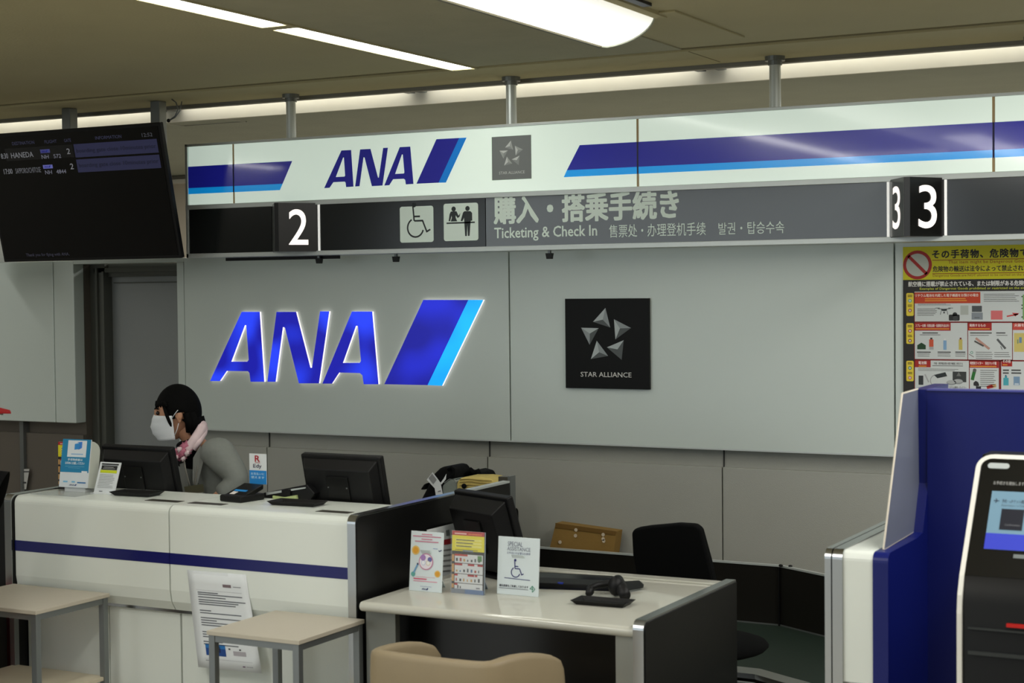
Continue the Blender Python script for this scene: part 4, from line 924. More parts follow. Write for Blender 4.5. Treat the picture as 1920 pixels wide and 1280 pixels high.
# card reader with payment sign
t = thing('card_reader', 'black contactless card reader on the striped counter', 'card reader', (-3.92, 5.13, 1.0), math.radians(-8))
b = MB(); b.slab([(-.058,-.055,0),(.058,-.055,0),(.058,.075,0),(-.058,.075,0)], (0,0,.026)); b.build('base', m_bplas, t, local=True, bevel=.006)
b = MB(); b.slab([(-.052,-.03,.026),(.052,-.03,.026),(.052,.075,.060),(-.052,.075,.060)], (0,.0,-.02)); b.build('reader_face', m_black, t, local=True, bevel=.004)
b = MB(); b.slab([(-.035,.0,.0365),(.03,.0,.0365),(.03,.012,.0405),(-.035,.012,.0405)], (0,0,.0008)); b.build('lit_line', mat('reader_cyan', (30,120,180), .3, es=.3), t, local=True)
b = MB(); b.slab([(-.03,-.028,.0275),(-.005,-.028,.0275),(-.005,-.006,.0345),(-.03,-.006,.0345)], (0,0,.0012)); b.build('price_sticker', mat('sticker_white', (225,220,215), .5), t, local=True)
t2 = thing('payment_sign', 'small white and blue payment sign standing on the black card reader', 'sign', (-3.905, 5.225, 1.055), math.radians(0))
w_, h_ = .082, .118; MB().box(-w_/2, w_/2, 0, .002, 0, h_).build('board', m_paper, t2, local=True); MB().box(-.012, .012, -.004, .006, -.012, .0).build('clip_foot', mat('white_plastic', (225,228,228), .4), t2, local=True)
pr = Print(-.0005, .0005); pr.rect(-w_/2, 0, w_/2, h_*.45, (24,134,210), 1); pr.text('R', -w_*.16, h_*.74, w_*.12, h_*.94, (170,20,40), 2, off=.03); pr.rect(-w_*.16, h_*.70, w_*.14, h_*.715, (170,20,40), 2)
pr.text('Edy', -w_*.26, h_*.50, w_*.22, h_*.66, (40,40,70), 2, off=.012); pr.text('お支払いに', -w_*.40, h_*.30, w_*.38, h_*.38, (190,224,244), 2, off=.02); pr.text('使えます', -w_*.40, h_*.18, w_*.38, h_*.26, (190,224,244), 2, off=.02); fin(pr, Matrix.Identity(4), t2)
# clip board / keyboard item behind the tray
t = thing('receipt_printer', 'low black printer with a pale green strip beside the lone monitor', 'printer', (-3.80, 5.27, 1.0))
a, b = P(492,922,y=5.24), P(572,910,y=5.24)
MB().slab([P(492,924,y=5.24), P(575,908,y=5.24), P(590,925,y=5.24), P(575,941,y=5.24), P(520,942,y=5.24), P(492,938,y=5.24)], (0,.06,0)).build('body', m_bplas, t, bevel=.004)
MB().slab([P(499,923,y=5.235), P(572,913,y=5.235), P(572,915.5,y=5.235), P(499,928,y=5.235)], (0,.02,0)).build('silver_bar', m_alu, t)
MB().slab([P(511,929,y=5.228), P(532,932,y=5.228), P(555,928,y=5.228), P(557,938,y=5.228), P(532,936,y=5.228), P(511,940,y=5.228)], (0,.01,0)).build('green_strip', mat('pale_green', (176,190,130), .5), t)
MB().slab([P(528,919,y=5.23), P(544,917,y=5.23), P(544,928,y=5.23), P(528,929,y=5.23)], (0,.03,0)).build('latch', m_black, t)

# ---------------------------------------------------------------- service desk objects
q = P(797,1109,z=.72); t, M_ = stand_card('notice_stand', 'white notice stand with orange suns and a pink round drawing on the low desk', 'sign', q.x, q.y, .72, .137, .215, .10, m=mat('white_acrylic', (216,226,228), .3))
w_, h_ = .137, .215; pr = Print(-.001, .0005)
for i, (v, a_) in enumerate(((.945,.32), (.91,.86), (.865,.34), (.825,.72))): pr.rect(-w_*a_/2, h_*v, w_*a_/2, h_*(v+.014), (206,110,140), 2)
pr.disc(-w_*.33, h_*.68, .0165, (226,190,110), 1, 20); pr.disc(-w_*.33, h_*.68, .0115, (224,160,50), 2, 18); pr.disc(w_*.36, h_*.31, .0125, (226,190,110), 1, 20); pr.disc(w_*.36, h_*.31, .009, (224,160,50), 2, 18)
pr.disc(0, h_*.50, .0300, (206,140,170), 2, 26); pr.disc(0, h_*.50, .0262, (236,228,236), 3, 24); pr.disc(-.012, h_*.565, .011, (170,130,190), 4, 14); pr.disc(.016, h_*.54, .009, (110,110,170), 4, 14)
pr.disc(-.010, h_*.48, .0095, (200,210,230), 4, 14); pr.disc(.010, h_*.48, .0095, (220,206,180), 4, 14); pr.disc(-.010, h_*.48, .0070, (240,240,246), 5, 14); pr.disc(.010, h_*.48, .0070, (240,240,236), 5, 14)
pr.line(-w_*.37, h_*.30, -w_*.25, h_*.45, .006, (110,160,200), 2); pr.disc(-w_*.38, h_*.28, .009, (100,170,160), 2, 14); pr.disc(-w_*.25, h_*.455, .0035, (40,50,90), 3, 10)
pr.rect(w_*.2, h_*.72, w_*.34, h_*.73, (130,150,190), 2); pr.line(w_*.37, h_*.70, w_*.40, h_*.685, .003, (40,50,100), 2); pr.line(w_*.40, h_*.685, w_*.46, h_*.71, .003, (40,50,100), 2)
pr.rect(-w_*.3, h_*.24, w_*.3, h_*.245, (216,140,150), 2); pr.rect(-w_*.36, h_*.20, w_*.04, h_*.218, (216,90,120), 2); pr.rect(-w_*.36, h_*.165, w_*.36, h_*.178, (226,150,170), 2); pr.rect(-w_*.15, h_*.085, w_*.2, h_*.09, (130,140,180), 2)
mini_logo(pr, -w_*.10, h_*.03, w_*.10, h_*.062, (30,40,110), (30,40,110), 2); fin(pr, M_, t)
q = P(877,1113,z=.72); t, M_ = stand_card('notice_stand', 'yellow and red baggage notice in a clear frame on the low desk', 'sign', q.x, q.y, .72, .137, .222, .05, m=mat('stand_grey', (150,160,170), .2))
pr = Print(-.001, .0005); warn(pr, .132, .222); pr.rect(-.066, 0, .066, .016, (96,120,160), 5); pr.rect(-.066, 0, -.01, .016, (120,126,136), 6); fin(pr, M_, t)
b = MB(); b.box(-.0685, .0685, -.008, -.007, 0, .224); b.xf(M_); b.build('clear_cover', m_acry, t, local=True); b = MB(); b.box(-.0685, .0685, -.007, .005, 0, .004); b.xf(M_); b.build('frame_foot', m_acry, t, local=True)
q = P(970,1116,z=.72); t, M_ = stand_card('assistance_sign', 'white special assistance sign with a wheelchair symbol on the low desk', 'sign', q.x, q.y, .72, .166, .205, .08, m=mat('white_acrylic', (216,226,228), .3))
w_, h_ = .166, .205; pr = Print(-.001, .0005); gy = (130,134,150)
pr.text('SPECIAL', -w_*.26, h_*.84, w_*.10, h_*.92, gy, 2); pr.text('ASSISTANCE', -w_*.27, h_*.765, w_*.29, h_*.83, gy, 2); pr.text('お手伝いが必要なお客様', -w_*.27, h_*.705, w_*.29, h_*.745, (90,94,130), 2)
wheelchair(pr, -w_*.16, h_*.305, h_*.33, (24,24,110), 2); pr.line(-w_*.32, h_*.29, w_*.30, h_*.275, .0022, (24,24,110), 2)
pr.text('優先搭乗をご用意しております', -w_*.44, h_*.135, w_*.26, h_*.175, (40,40,60), 2, off=.015); pr.rect(-w_*.44, h_*.108, w_*.26, h_*.116, (90,90,104), 2)
c = (w_*.36, h_*.13); g_ = (40,140,110); pr.line(c[0]-.010, c[1], c[0], c[1]+.011, .002, g_, 2); pr.line(c[0], c[1]+.011, c[0]+.010, c[1], .002, g_, 2); pr.line(c[0]+.010, c[1], c[0], c[1]-.011, .002, g_, 2); pr.line(c[0]-.010, c[1], c[0]+.004, c[1], .002, g_, 2); pr.line(c[0], c[1]+.009, c[0], c[1]-.010, .002, g_, 2)
fin(pr, M_, t)
# leaning brochure behind them
t = thing('brochure', 'white and red brochure sheet leaning on the dark panel behind the desk stands', 'paper', (-3.19, 5.45, .72))
xb_ = -3.205
a, b, c, d = P(800,993,x=xb_), P(870,976,x=xb_), P(885,1080,x=xb_), P(803,1085,x=xb_)
MB().slab([a, b, c, d], (.004, 0, 0)).build('sheet', m_paper, t)
k = MB(); o_ = Vector((.0055, 0, 0))
def bq(u0, v0, u1, v1, rgb):
    def f(u, v): return a.lerp(b, u).lerp(d.lerp(c, u), v)+o_
    k.use(ink(rgb)); k.face([f(u0, v1), f(u1, v1), f(u1, v0), f(u0, v0)])
bq(0, .26, 1, .36, (160,24,36)); bq(.05, .06, .10, .20, (190,80,90))
for i in range(6): bq(.22+i*.12, .09+.02*(i % 2), .25+i*.12+.03*(i % 3), .20, (110,116,116))
for i in range(5): bq(.1, .45+i*.1, .8, .48+i*.1, (130,132,134))
k.build('printed_text', None, t)
# keyboard tray / tablet, scanner
t = thing('keyboard', 'black keyboard shell lying across the back of the low desk', 'keyboard', (-2.6, 5.5, .72))
a, b, c, d = P(985,1073,z=.745), P(1130,1083,z=.745), P(1200,1097,z=.735), P(1180,1118,z=.725); e = P(985,1105,z=.725)
MB().slab([P(985,1073,z=.748), P(1060,1075,z=.748), P(1140,1083,z=.745), P(1165,1090,z=.74), P(1160,1108,z=.722), P(1010,1103,z=.722), P(985,1102,z=.722)], (0,0,-.0015)).build('shell', mat('keyboard_black', (14,15,22), .18), t)
MB().slab([P(990,1100,z=.7225), P(1162,1107,z=.7225), P(1150,1088,z=.7225), P(1000,1080,z=.7225)], (0,0,.018)).build('underside', m_bplas, t, bevel=.003)
b0 = P(1050,1092,z=.742); bx(b0.x-.008, b0.x+.012, b0.y-.004, b0.y+.004, .738, .7435).build('blue_key', mat('blue_key', (30,50,150), .3, es=.1), t)
t = thing('barcode_scanner', 'black hand-held barcode scanner lying above the desk tray', 'scanner', (-2.43, 5.33, .72))
gp = [P(1104,1112,z=.735), P(1106,1102,z=.745), P(1118,1097,z=.752), P(1140,1093,z=.755), P(1158,1093,z=.76)]
MB().path(gp, .0125, 10).build('grip', m_bplas, t, smooth=True)
MB().ball(P(1106,1108,z=.738), (.015,.015,.017)).build('grip_end', m_bplas, t, smooth=True)
hb = MB(); c0 = P(1155,1098,z=.757); hb.ball(c0, (.028,.030,.036), 16, 10); hb.tube(P(1158,1088,z=.765), P(1172,1116,z=.737), .022, 14, .020); hb.build('head', m_bplas, t, smooth=True)
hb = MB(); hb.slab([P(1165,1090,z=.745), P(1195,1088,z=.745), P(1204,1096,z=.738), P(1203,1102,z=.730), P(1172,1108,z=.730)], (0,.02,-.002)); hb.build('nose', m_bplas, t, bevel=.003)
bx(P(1176,1111,z=.74).x-.004, P(1176,1111,z=.74).x+.004, P(1176,1111,z=.74).y-.026, P(1176,1111,z=.74).y-.022, .734, .745).build('label_sticker', mat('sticker_white', (225,220,215), .5), t)

# ---------------------------------------------------------------- baggage conveyor and box
cv = thing('baggage_conveyor', 'dark green baggage belt with a black steel guard along the wall', 'conveyor', (-3.0, 6.7, 0))
PB = [(-6.5, 7.10), (-2.40, 7.02), (-1.70, 6.61)]; PF = [(-6.5, 6.32), (-2.22, 6.25), (-1.60, 5.90)]
m_guard = mat('guard_steel', (44,42,38), .3, .6, .5, .12, 1.5)
for i in (0, 1):
    a, b = PB[i], PB[i+1]; f_, g_ = PF[i], PF[i+1]
    MB().slab([(a[0],a[1],.30), (b[0],b[1],.30), (b[0],b[1],.562), (a[0],a[1],.562)], (0,.012,0)).build('guard_plate', m_guard, cv)
    MB().slab([(a[0],a[1]-.004,.562), (b[0],b[1]-.004,.562), (b[0],b[1]-.004,.570), (a[0],a[1]-.004,.570)], (0,.02,0)).build('guard_trim', m_alu, cv)
    MB().slab([(f_[0],f_[1],.28), (g_[0],g_[1],.28), (b[0],b[1],.30), (a[0],a[1],.30)], (0,0,-.02)).build('belt', mat('belt_green', (30,44,36), .6, 0, .4, .08, 6), cv)
    MB().slab([(a[0],a[1]-.004,.30), (b[0],b[1]-.004,.30), (b[0],b[1]-.004,.306), (a[0],a[1]-.004,.306)], (0,.003,0)).build('belt_edge', m_gmetal, cv)
    MB().slab([(f_[0],f_[1],.285), (g_[0],g_[1],.285), (g_[0],g_[1]-.06,.275), (f_[0],f_[1]-.06,.275)], (0,0,-.02)).build('side_rail', m_chrome, cv)
    MB().slab([(f_[0],f_[1]-.05,0), (g_[0],g_[1]-.05,0), (g_[0],g_[1]-.05,.255), (f_[0],f_[1]-.05,.255)], (0,.01,0)).build('skirt', m_guard, cv)
    MB().slab([(f_[0],f_[1]-.09,.235), (g_[0],g_[1]-.09,.235), (g_[0],g_[1]-.09,.245), (f_[0],f_[1]-.09,.245)], (0,.02,0)).build('bump_strip', m_alu, cv)
q = P(1465,1120,y=7.0); bx(-2.403, -2.397, 7.008, 7.02, .30, .562).build('joint', m_black, cv)
for px in (1464, 1482): 
    q = P(px,1068,y=7.0); MB().ball((q.x, q.y, .572), (.010,.008,.006)).build('bolt', m_black, cv, smooth=True)
t = thing('cardboard_box', 'brown cardboard box tilted behind the conveyor guard', 'box', (-3.4, 7.1, .5))
c1, c2, c3, c4 = P(1042,980,y=7.10), P(1156,996,y=7.10), P(1150,1040,y=7.10), P(1030,1028,y=7.10)
MB().slab([c1, c2, c3, c4], (0,.07,0)).build('carton', mat('cardboard', (142,112,58), .85, 0, .3, .08, 12, bump=.1, bs=80), t, bevel=.002)
MB().slab([c1+Vector((0,-.004,0)), c2+Vector((0,-.004,0)), P(1154,1003,y=7.096), P(1041,989,y=7.096)], (0,.006,0)).build('folded_flap', mat('cardboard_dark', (112,84,38), .85, 0, .3, .08, 12), t)
for px, py in ((1080,993), (1079,1004), (1050,1016), (1131,1002), (1131,1010), (1132,1014)):
    q = P(px, py, y=7.096); MB().tube((q.x, 7.0945, q.z), (q.x, 7.0975, q.z), .0085, 12).build('handle_hole', mat('hole_light', (200,186,164), .8), t)

# bags behind the dark panel
YB = 6.55
def blob(pts, y, d, mname, rgb, name, parent, rough=.9):
    return MB().slab([P(px, py, y=y) for px, py in pts], (0, d, 0)).build(name, mat(mname, rgb, rough, 0, .2, .1, 20, bump=.25, bs=40), parent, bevel=.02, seg=4)
t = thing('backpack', 'black backpack with a white baggage tag on top of the bag pile', 'bag', (-3.9, YB+.1, .3))
blob([(790,1108),(788,935),(797,918),(803,905),(812,888),(822,878),(833,873),(842,876),(850,884),(852,900),(846,920),(838,940),(836,1108)], YB, .18, 'bag_black', (12,12,13), 'bag_body', t)
blob([(787,918),(794,908),(800,905),(797,918)], YB+.05, .05, 'bag_black', (12,12,13), 'side_flap', t)
MB().path([P(840,880,y=YB), P(847,876,y=YB), P(851,880,y=YB), P(850,890,y=YB), P(844,896,y=YB)], .008).build('carry_loop', m_bfab, t, smooth=True)
tg = [((811,885),(800,899)), ((821,898),(812,912)), ((826,905),(815,915)), ((830,926),(817,928))]
k = MB()
for i in range(3):
    (a, b), (c, d) = tg[i], tg[i+1]; k.face([P(*b, y=YB-.03), P(*d, y=YB-.03), P(*c, y=YB-.03), P(*a, y=YB-.03)])
o = k.build('baggage_tag', m_paper, t); sm = o.modifiers.new('s', 'SOLIDIFY'); sm.thickness = .001
k = MB(); k.use(ink((120,120,122)))
for i in range(9):
    f_ = .12+i*.09; a = (803+8*f_*.9, 899-12*f_+0); p0_ = (802.5+8.2*f_, 897.5-11*f_); k.face([P(p0_[0], p0_[1], y=YB-.032), P(p0_[0]+9, p0_[1]+11.5, y=YB-.032), P(p0_[0]+9.5, p0_[1]+10.9, y=YB-.032), P(p0_[0]+.5, p0_[1]-.6, y=YB-.032)])
k.face([P(821,922,y=YB-.032), P(827,921,y=YB-.032), P(826,919,y=YB-.032), P(821,920.5,y=YB-.032)])
k.build('tag_print', None, t)
k = MB(); k.face([P(837,888,y=YB-.03), P(836,898,y=YB-.03), P(828,908,y=YB-.03), P(826,905,y=YB-.03), P(832,897,y=YB-.03)]); o = k.build('tag_tail', m_paper, t); sm = o.modifiers.new('s', 'SOLIDIFY'); sm.thickness = .001
t = thing('grey_bag', 'small pale grey bag between the backpack and the yellow bag', 'bag', (-3.8, YB+.05, .3))
blob([(828,1108),(828,910),(838,902),(848,897),(856,901),(857,915),(857,1108)], YB-.02, .10, 'bag_grey', (140,148,142), 'bag_body', t)
MB().path([P(833,905,y=YB-.03), P(843,898,y=YB-.03), P(852,899,y=YB-.03), P(856,908,y=YB-.03)], .0025).build('zip', m_gmetal, t)
t = thing('yellow_bag', 'pale yellow folded bag on top of the bag pile', 'bag', (-3.7, YB+.05, .3))
blob([(856,962),(855,905),(861,896),(870,894),(900,894),(916,896),(925,901),(928,911),(925,962)], YB-.05, .14, 'bag_yellow', (206,186,112), 'bag_body', t)
for y_ in (899, 904, 910): MB().path([P(862,y_,y=YB-.052), P(880,y_-1.5,y=YB-.054), P(900,y_+1,y=YB-.054), P(922,y_+2,y=YB-.052)], .0018, 6).build('fold_seam', mat('bag_yellow_dark', (160,138,74), .9), t, smooth=True)
MB().ball(P(870,911,y=YB-.07), (.012,.01,.012)).build('strap_knob', m_bfab, t, smooth=True); MB().ball(P(897,913,y=YB-.07), (.012,.01,.007)).build('strap_knob', m_bfab, t, smooth=True)
t = thing('black_bag', 'black bag with bunched straps behind the yellow bag', 'bag', (-3.7, YB+.2, .3))
blob([(850,1108),(852,890),(858,884),(870,886),(885,882),(892,884),(900,886),(904,894),(904,1108)], YB+.12, .14, 'bag_black', (12,12,13), 'bag_body', t)
blob([(852,1108),(852,964),(928,962),(930,1108)], YB-.06, .24, 'bag_black', (12,12,13), 'front_pocket', t)
for (a, b, c) in (((855,890),(861,882),(862,890)), ((876,888),(883,880),(890,887)), ((890,886),(896,882),(900,892))): MB().path([P(*a, y=YB+.1), P(*b, y=YB+.1), P(*c, y=YB+.1)], .012).build('strap', m_bfab, t, smooth=True)

# white paper strip hanging by the wall joint
t = thing('paper_tag', 'white paper strip tag hanging near the left wall joint', 'tag', (-7.08, 7.2, .8))
q = [P(44,879,y=7.2), P(55,879,y=7.2), P(49,917,y=7.2), P(39,917,y=7.2)]
MB().slab(q, (0,.001,0)).build('strip', mat('tag_white', (190,190,186), .6), t)
k = MB(); k.use(ink((60,60,62))); 
for a, b, c in ((883,885,1), (903,906,1)): k.face([P(43.5 if a < 900 else 43,b,y=7.198), P(55 if a < 900 else 49,b,y=7.198), P(55 if a < 900 else 49,a,y=7.198), P(44 if a < 900 else 43,a,y=7.198)])
k.build('tag_print', None, t)

# ---------------------------------------------------------------- chairs
tc_ = thing('tub_chair', 'tan leather tub chair with its back to us at the low desk', 'chair', (-2.42, 4.45, 0))
# shell: U-shaped wall from the left arm round the back to the right arm
U = [(-2.772, 4.66, .640), (-2.795, 4.56, .672), (-2.802, 4.45, .690), (-2.800, 4.34, .698), (-2.786, 4.268, .700), (-2.75, 4.248, .700), (-2.66, 4.244, .699), (-2.54, 4.246, .697), (-2.44, 4.252, .696), (-2.365, 4.262, .696), (-2.332, 4.30, .700), (-2.315, 4.38, .704), (-2.294, 4.47, .694), (-2.28, 4.56, .672), (-2.272, 4.64, .640)]
th = .055; cc = Vector((-2.5, 4.5, 0)); sh = MB(); ring = []
for i, (x, y, z) in enumerate(U):
    a = Vector(U[max(i-1, 0)]); b = Vector(U[min(i+1, len(U)-1)]); d = (b-a); d.z = 0; d.normalize(); n_ = Vector((-d.y, d.x, 0))
    if n_.dot(cc-Vector((x, y, 0))) < 0: n_ = -n_
    o_ = Vector((x, y, 0)); prof_ = [(0.035, .12), (0, .35), (0, z-.018), (.006, z-.005), (.018, z), (th-.018, z), (th-.006, z-.005), (th, z-.018), (th, .42), (th, .12)]
    ring.append([o_+n_*(p[0])+Vector((0, 0, p[1])) for p in prof_])
m_ = len(ring[0]); vs = [v for r_ in ring for v in r_]; fs = []
for i in range(len(ring)-1):
    for j in range(m_): fs.append((i*m_+j, i*m_+(j+1) % m_, (i+1)*m_+(j+1) % m_, (i+1)*m_+j))
fs += [tuple(range(m_)), tuple(range(len(vs)-1, len(vs)-1-m_, -1))]
sh.add(vs, fs); sh.build('tub_shell', m_tan, tc_, smooth=True, sub=1)
MB().box(-2.66, -2.34, 4.30, 4.68, .34, .44).build('seat_cushion', m_tan, tc_, bevel=.03, seg=4)
for x in (-2.68, -2.34):
    for y in (4.30, 4.62): MB().tube((x, y, 0), (x, y, .34), .014, 10).build('leg', m_chrome, tc_)
oc = thing('office_chair', 'black office chair standing behind the low desk', 'chair', (-2.30, 5.95, 0))
bk = [P(1183,998,y=5.98), P(1190,990,y=5.98), P(1215,986,y=5.98), P(1270,981,y=5.98), P(1302,983,y=5.98), P(1312,992,y=5.98), P(1328,1050,y=6.02), P(1342,1110,y=6.05), P(1335,1125,y=6.05), P(1205,1110,y=6.05), P(1196,1100,y=6.05), P(1186,1040,y=6.02)]
MB().slab([Vector(p) for p in bk], (0, .05, 0)).build('backrest', m_bfab, oc, bevel=.012, seg=3)
sb = MB(); sb.ball((-2.30, 5.86, .45), (.245, .25, .04), 28, 10, lambda p, d: Vector((p.x*(1 if abs(d.x) < .8 else .98), p.y, p.z))); sb.build('seat', m_bfab, oc, smooth=True)
MB().tube((-2.30, 5.9, .08), (-2.30, 5.9, .43), .025, 14).build('gas_column', m_black, oc)
MB().path([(-2.38, 6.05, .40), (-2.42, 6.14, .42), (-2.45, 6.11, .55), (-2.46, 6.06, .66)], .018).build('back_bracket', m_black, oc, smooth=True)
for i in range(5):
    a = 2*math.pi*i/5+.3; e = Vector((-2.30+.26*math.cos(a), 5.9+.26*math.sin(a), .06)); MB().tube((-2.30, 5.9, .10), e, .02, 10, .013).build('base_arm', m_black, oc); MB().tube(e+Vector((-.012, 0, -.035)), e+Vector((.012, 0, -.035)), .025, 12).build('castor', m_black, oc)

# ---------------------------------------------------------------- people
m_skin = mat('skin', (196,146,116), .55, 0, .4, .04, 12)
m_hair = mat('black_hair', (5,5,5), .8, 0, .12, .2, 60, bump=.15, bs=30)
m_jack = mat('grey_jacket', (134,138,134), .85, 0, .2, .06, 60, bump=.8, bs=14)
m_dark = mat('dark_knit', (12,12,14), .9, 0, .2)
def skin(name, J, E, m, parent, sub=2):
    """J: {name: (Vector, radius)}, E: pairs; root first"""
    ks = list(J); me = bpy.data.meshes.new(name)
    me.from_pydata([tuple(J[k][0]) for k in ks], [(ks.index(a), ks.index(b)) for a, b in E], [])
    o = bpy.data.objects.new(name, me); C.objects.link(o); o.parent = parent; me.materials.append(m)
    sk = o.modifiers.new('skin', 'SKIN'); sk.use_smooth_shade = True; sk.branch_smoothing = .5
    o.modifiers.new('sub', 'SUBSURF').levels = sub; o.modifiers['sub'].render_levels = sub
    for i, k in enumerate(ks):
        r_ = J[k][1]; me.skin_vertices[0].data[i].radius = r_ if hasattr(r_, '__len__') else (r_, r_)
        me.skin_vertices[0].data[i].use_root = (i == 0)
    return o
def head_fn(p, d):
    # local head: +x face, +z up ; narrow jaw, flat face, fuller skull at the back
    x, y, z = p
    if d.z < -.1: k = 1-.42*min(1, (-d.z-.1)/.9); y *= k; x = x*(1-.10*(-d.z)) + (.012 if d.x > 0 else .018)*(-d.z)*1.0
    if d.x > .55: x -= .010*(d.x-.55)/.45
    if d.x < -.2 and d.z < -.35: x += .03*(-d.z-.35)
    return Vector((x, y, z))
def person(root, hc, ef, en, hair_col=m_hair, mask=True, hat=None, s=1.0, tilt=0.0):
    """head group at hc (local to root), ef = facing direction, en = towards her left side"""
    R_ = Matrix((( ef.x, en.x, 0, hc.x), (ef.y, en.y, 0, hc.y), (0, 0, 1, hc.z), (0, 0, 0, 1))) @ Matrix.Rotation(tilt, 4, 'Y') @ Matrix.Scale(s, 4)
    hb = MB(); hb.ball((0, 0, 0), (.092, .073, .115), 28, 20, head_fn)
    hb.add([], [])
    # nose
    hb.ball((.090, 0, -.012), (.016, .012, .020), 10, 8); hb.ball((.086, 0, .010), (.010, .008, .022), 8, 8)
    # brow, lips, eye sockets hints
    hb.ball((.083, 0, -.052), (.010, .022, .006), 10, 6); hb.ball((.082, 0, -.061), (.009, .019, .005), 10, 6)
    for sd in (-1, 1):
        hb.ball((-.012, sd*.074, -.010), (.016, .008, .030), 12, 10, lambda p, d: Vector((p.x*(1.15 if d.z > 0 else .7), p.y, p.z)))
        hb.ball((-.016, sd*.080, -.004), (.012, .005, .022), 10, 8)
    return R_, hb
# staff member, leaning forward, facing left
hp = P(331, 773, y=5.75); ef = Vector((-.80, -.60, 0)); en = Vector((.60, -.80, 0))
st = thing('person', 'person with black bob, white face mask, grey jacket and pink floral scarf leaning forward', 'person', (hp.x+.30, hp.y+.22, 0))
orig = Vector(st.location)
def lp(px, py, n): # local point of the figure; n = metres towards the viewer from the head plane
    c = P(px, py, y=hp.y); base = hp; d = Vector((-.77, -.64, 0)); v = fw+rt*((px-960)/FOC)-up*((py-640)/FOC)
    nn = Vector((.64, -.77, 0)); o = Vector((0, 0, EYE)); t = ((hp+nn*n)-o).dot(nn)/v.dot(nn); return o+v*t-orig
hc = lp(331, 774, 0)
R_, hb = person(st, hc, ef, en, tilt=math.radians(6))
nk = [lp(345, 800, 0), lp(354, 826, 0), lp(368, 850, 0)]
J = dict(pel=(lp(452,1010,-.02), (.105,.085)), waist=(lp(440,960,-.02), (.095,.075)), chest=(lp(412,885,-.02), (.10,.08)), nb=(lp(375,838,-.01), (.065,.06)), neck=(lp(352,812,-.005), (.048,.048)), hd=(lp(338,790,0), (.045,.05)))
E_ = [('pel','waist'), ('waist','chest'), ('chest','nb'), ('nb','neck'), ('neck','hd')]
J2 = dict(J)
for sd, sg_, ex in (('l', 1, 0), ('r', -1, 0)):
    sh_ = lp(402, 838, .145) if sg_ > 0 else lp(372, 842, -.19)
    el = lp(449, 903, .21) if sg_ > 0 else lp(352, 900, -.26)
    wr = lp(402, 938, .22) if sg_ > 0 else lp(318, 930, -.22)
    J2['sh'+sd] = (sh_, .046); J2['el'+sd] = (el, .036); J2['wr'+sd] = (wr, .028)
    E_ += [('chest', 'sh'+sd), ('sh'+sd, 'el'+sd), ('el'+sd, 'wr'+sd)]
    hand = wr+(wr-el).normalized()*.07; J2['pm'+sd] = (hand, .026); E_.append(('wr'+sd, 'pm'+sd))
    dirv = (wr-el).normalized(); sidev = dirv.cross(Vector((0, 0, 1))).normalized()
    for k in range(4):
        b0 = hand+sidev*(.018*(k-1.5)); f1 = b0+dirv*(.036+.004*(k % 3))+Vector((0,0,-.006)); f2 = f1+dirv*.028+Vector((0,0,-.018))
        J2['fa%s%d' % (sd, k)] = (f1, .0085); J2['fb%s%d' % (sd, k)] = (f2, .0075); E_ += [('pm'+sd, 'fa%s%d' % (sd, k)), ('fa%s%d' % (sd, k), 'fb%s%d' % (sd, k))]
    tb = wr+dirv*.03+sidev*(-.035*sg_); J2['th'+sd] = (tb+dirv*.03, .009); J2['ti'+sd] = (tb+dirv*.055, .008); E_ += [('pm'+sd, 'th'+sd), ('th'+sd, 'ti'+sd)]
    hip = J['pel'][0]+Vector((.64,-.77,0))*(.09*sg_)+Vector((0,0,-.07)); kn_ = hip+Vector((-.03,-.02,-.36)); an = Vector((hip.x+.02, hip.y+.02, .08)); toe = an+Vector((-.12,-.09,-.05))
    hip.z = max(hip.z, .78); 
    J2['hip'+sd] = (hip, .085); J2['kn'+sd] = (Vector((hip.x-.02, hip.y-.02, .44)), .058); J2['an'+sd] = (Vector((hip.x, hip.y, .08)), .04); J2['toe'+sd] = (Vector((hip.x-.11, hip.y-.09, .035)), .032)
    E_ += [('pel', 'hip'+sd), ('hip'+sd, 'kn'+sd), ('kn'+sd, 'an'+sd), ('an'+sd, 'toe'+sd)]
skin('body', J2, E_, m_skin, st)
hb.xf(R_); hb.build('head', m_skin, st, local=True, smooth=True)
# eyes + brows
for sd in (-1, 1):
    k = MB(); k.ball((.078, sd*.030, .012), (.010, .014, .0085), 12, 8); k.xf(R_); k.build('eye', mat('eye_dark', (30,24,22), .2), st, local=True, smooth=True)
    k = MB(); k.path([(.090, sd*.014, .030), (.086, sd*.030, .034), (.072, sd*.046, .030)], .003, 6); k.xf(R_); k.build('eyebrow', m_hair, st, local=True, smooth=True)
# hair: shell over the skull, cut away from the face
def hairshell(p, d):
    x, y, z = p; return Vector((x*(1.0 if d.x > 0 else 1.04), y, z))
k = MB(); vs = []; n_, h_ = 40, 30
hb2 = MB(); hb2.ball((-.010, 0, .006), (.101, .086, .122), n_, h_, lambda p, d: Vector((p.x-(.012 if d.z < -.4 else 0), p.y*(1 if d.z > -.2 else max(.55, 1+.5*(d.z+.2))), p.z*(1 if d.z > 0 else .98))))
keep = []
for f in hb2.f:
    c_ = sum((Vector(hb2.v[i]) for i in f), Vector())/len(f)
    face_open = c_.x > .040 and c_.z < .040
    ear_open = (-.034 < c_.x < .006) and c_.z < .010 and c_.z > -.06 and abs(c_.y) > .05
    low = c_.z < -.100 or (c_.z < -.050 and c_.x > -.035)
    side = c_.x > -.004 and c_.z < -.022
    if not (face_open or ear_open or low or side): keep.append(f)
hb2.f = keep; hb2.m = [0]*len(keep); hb2.xf(R_)
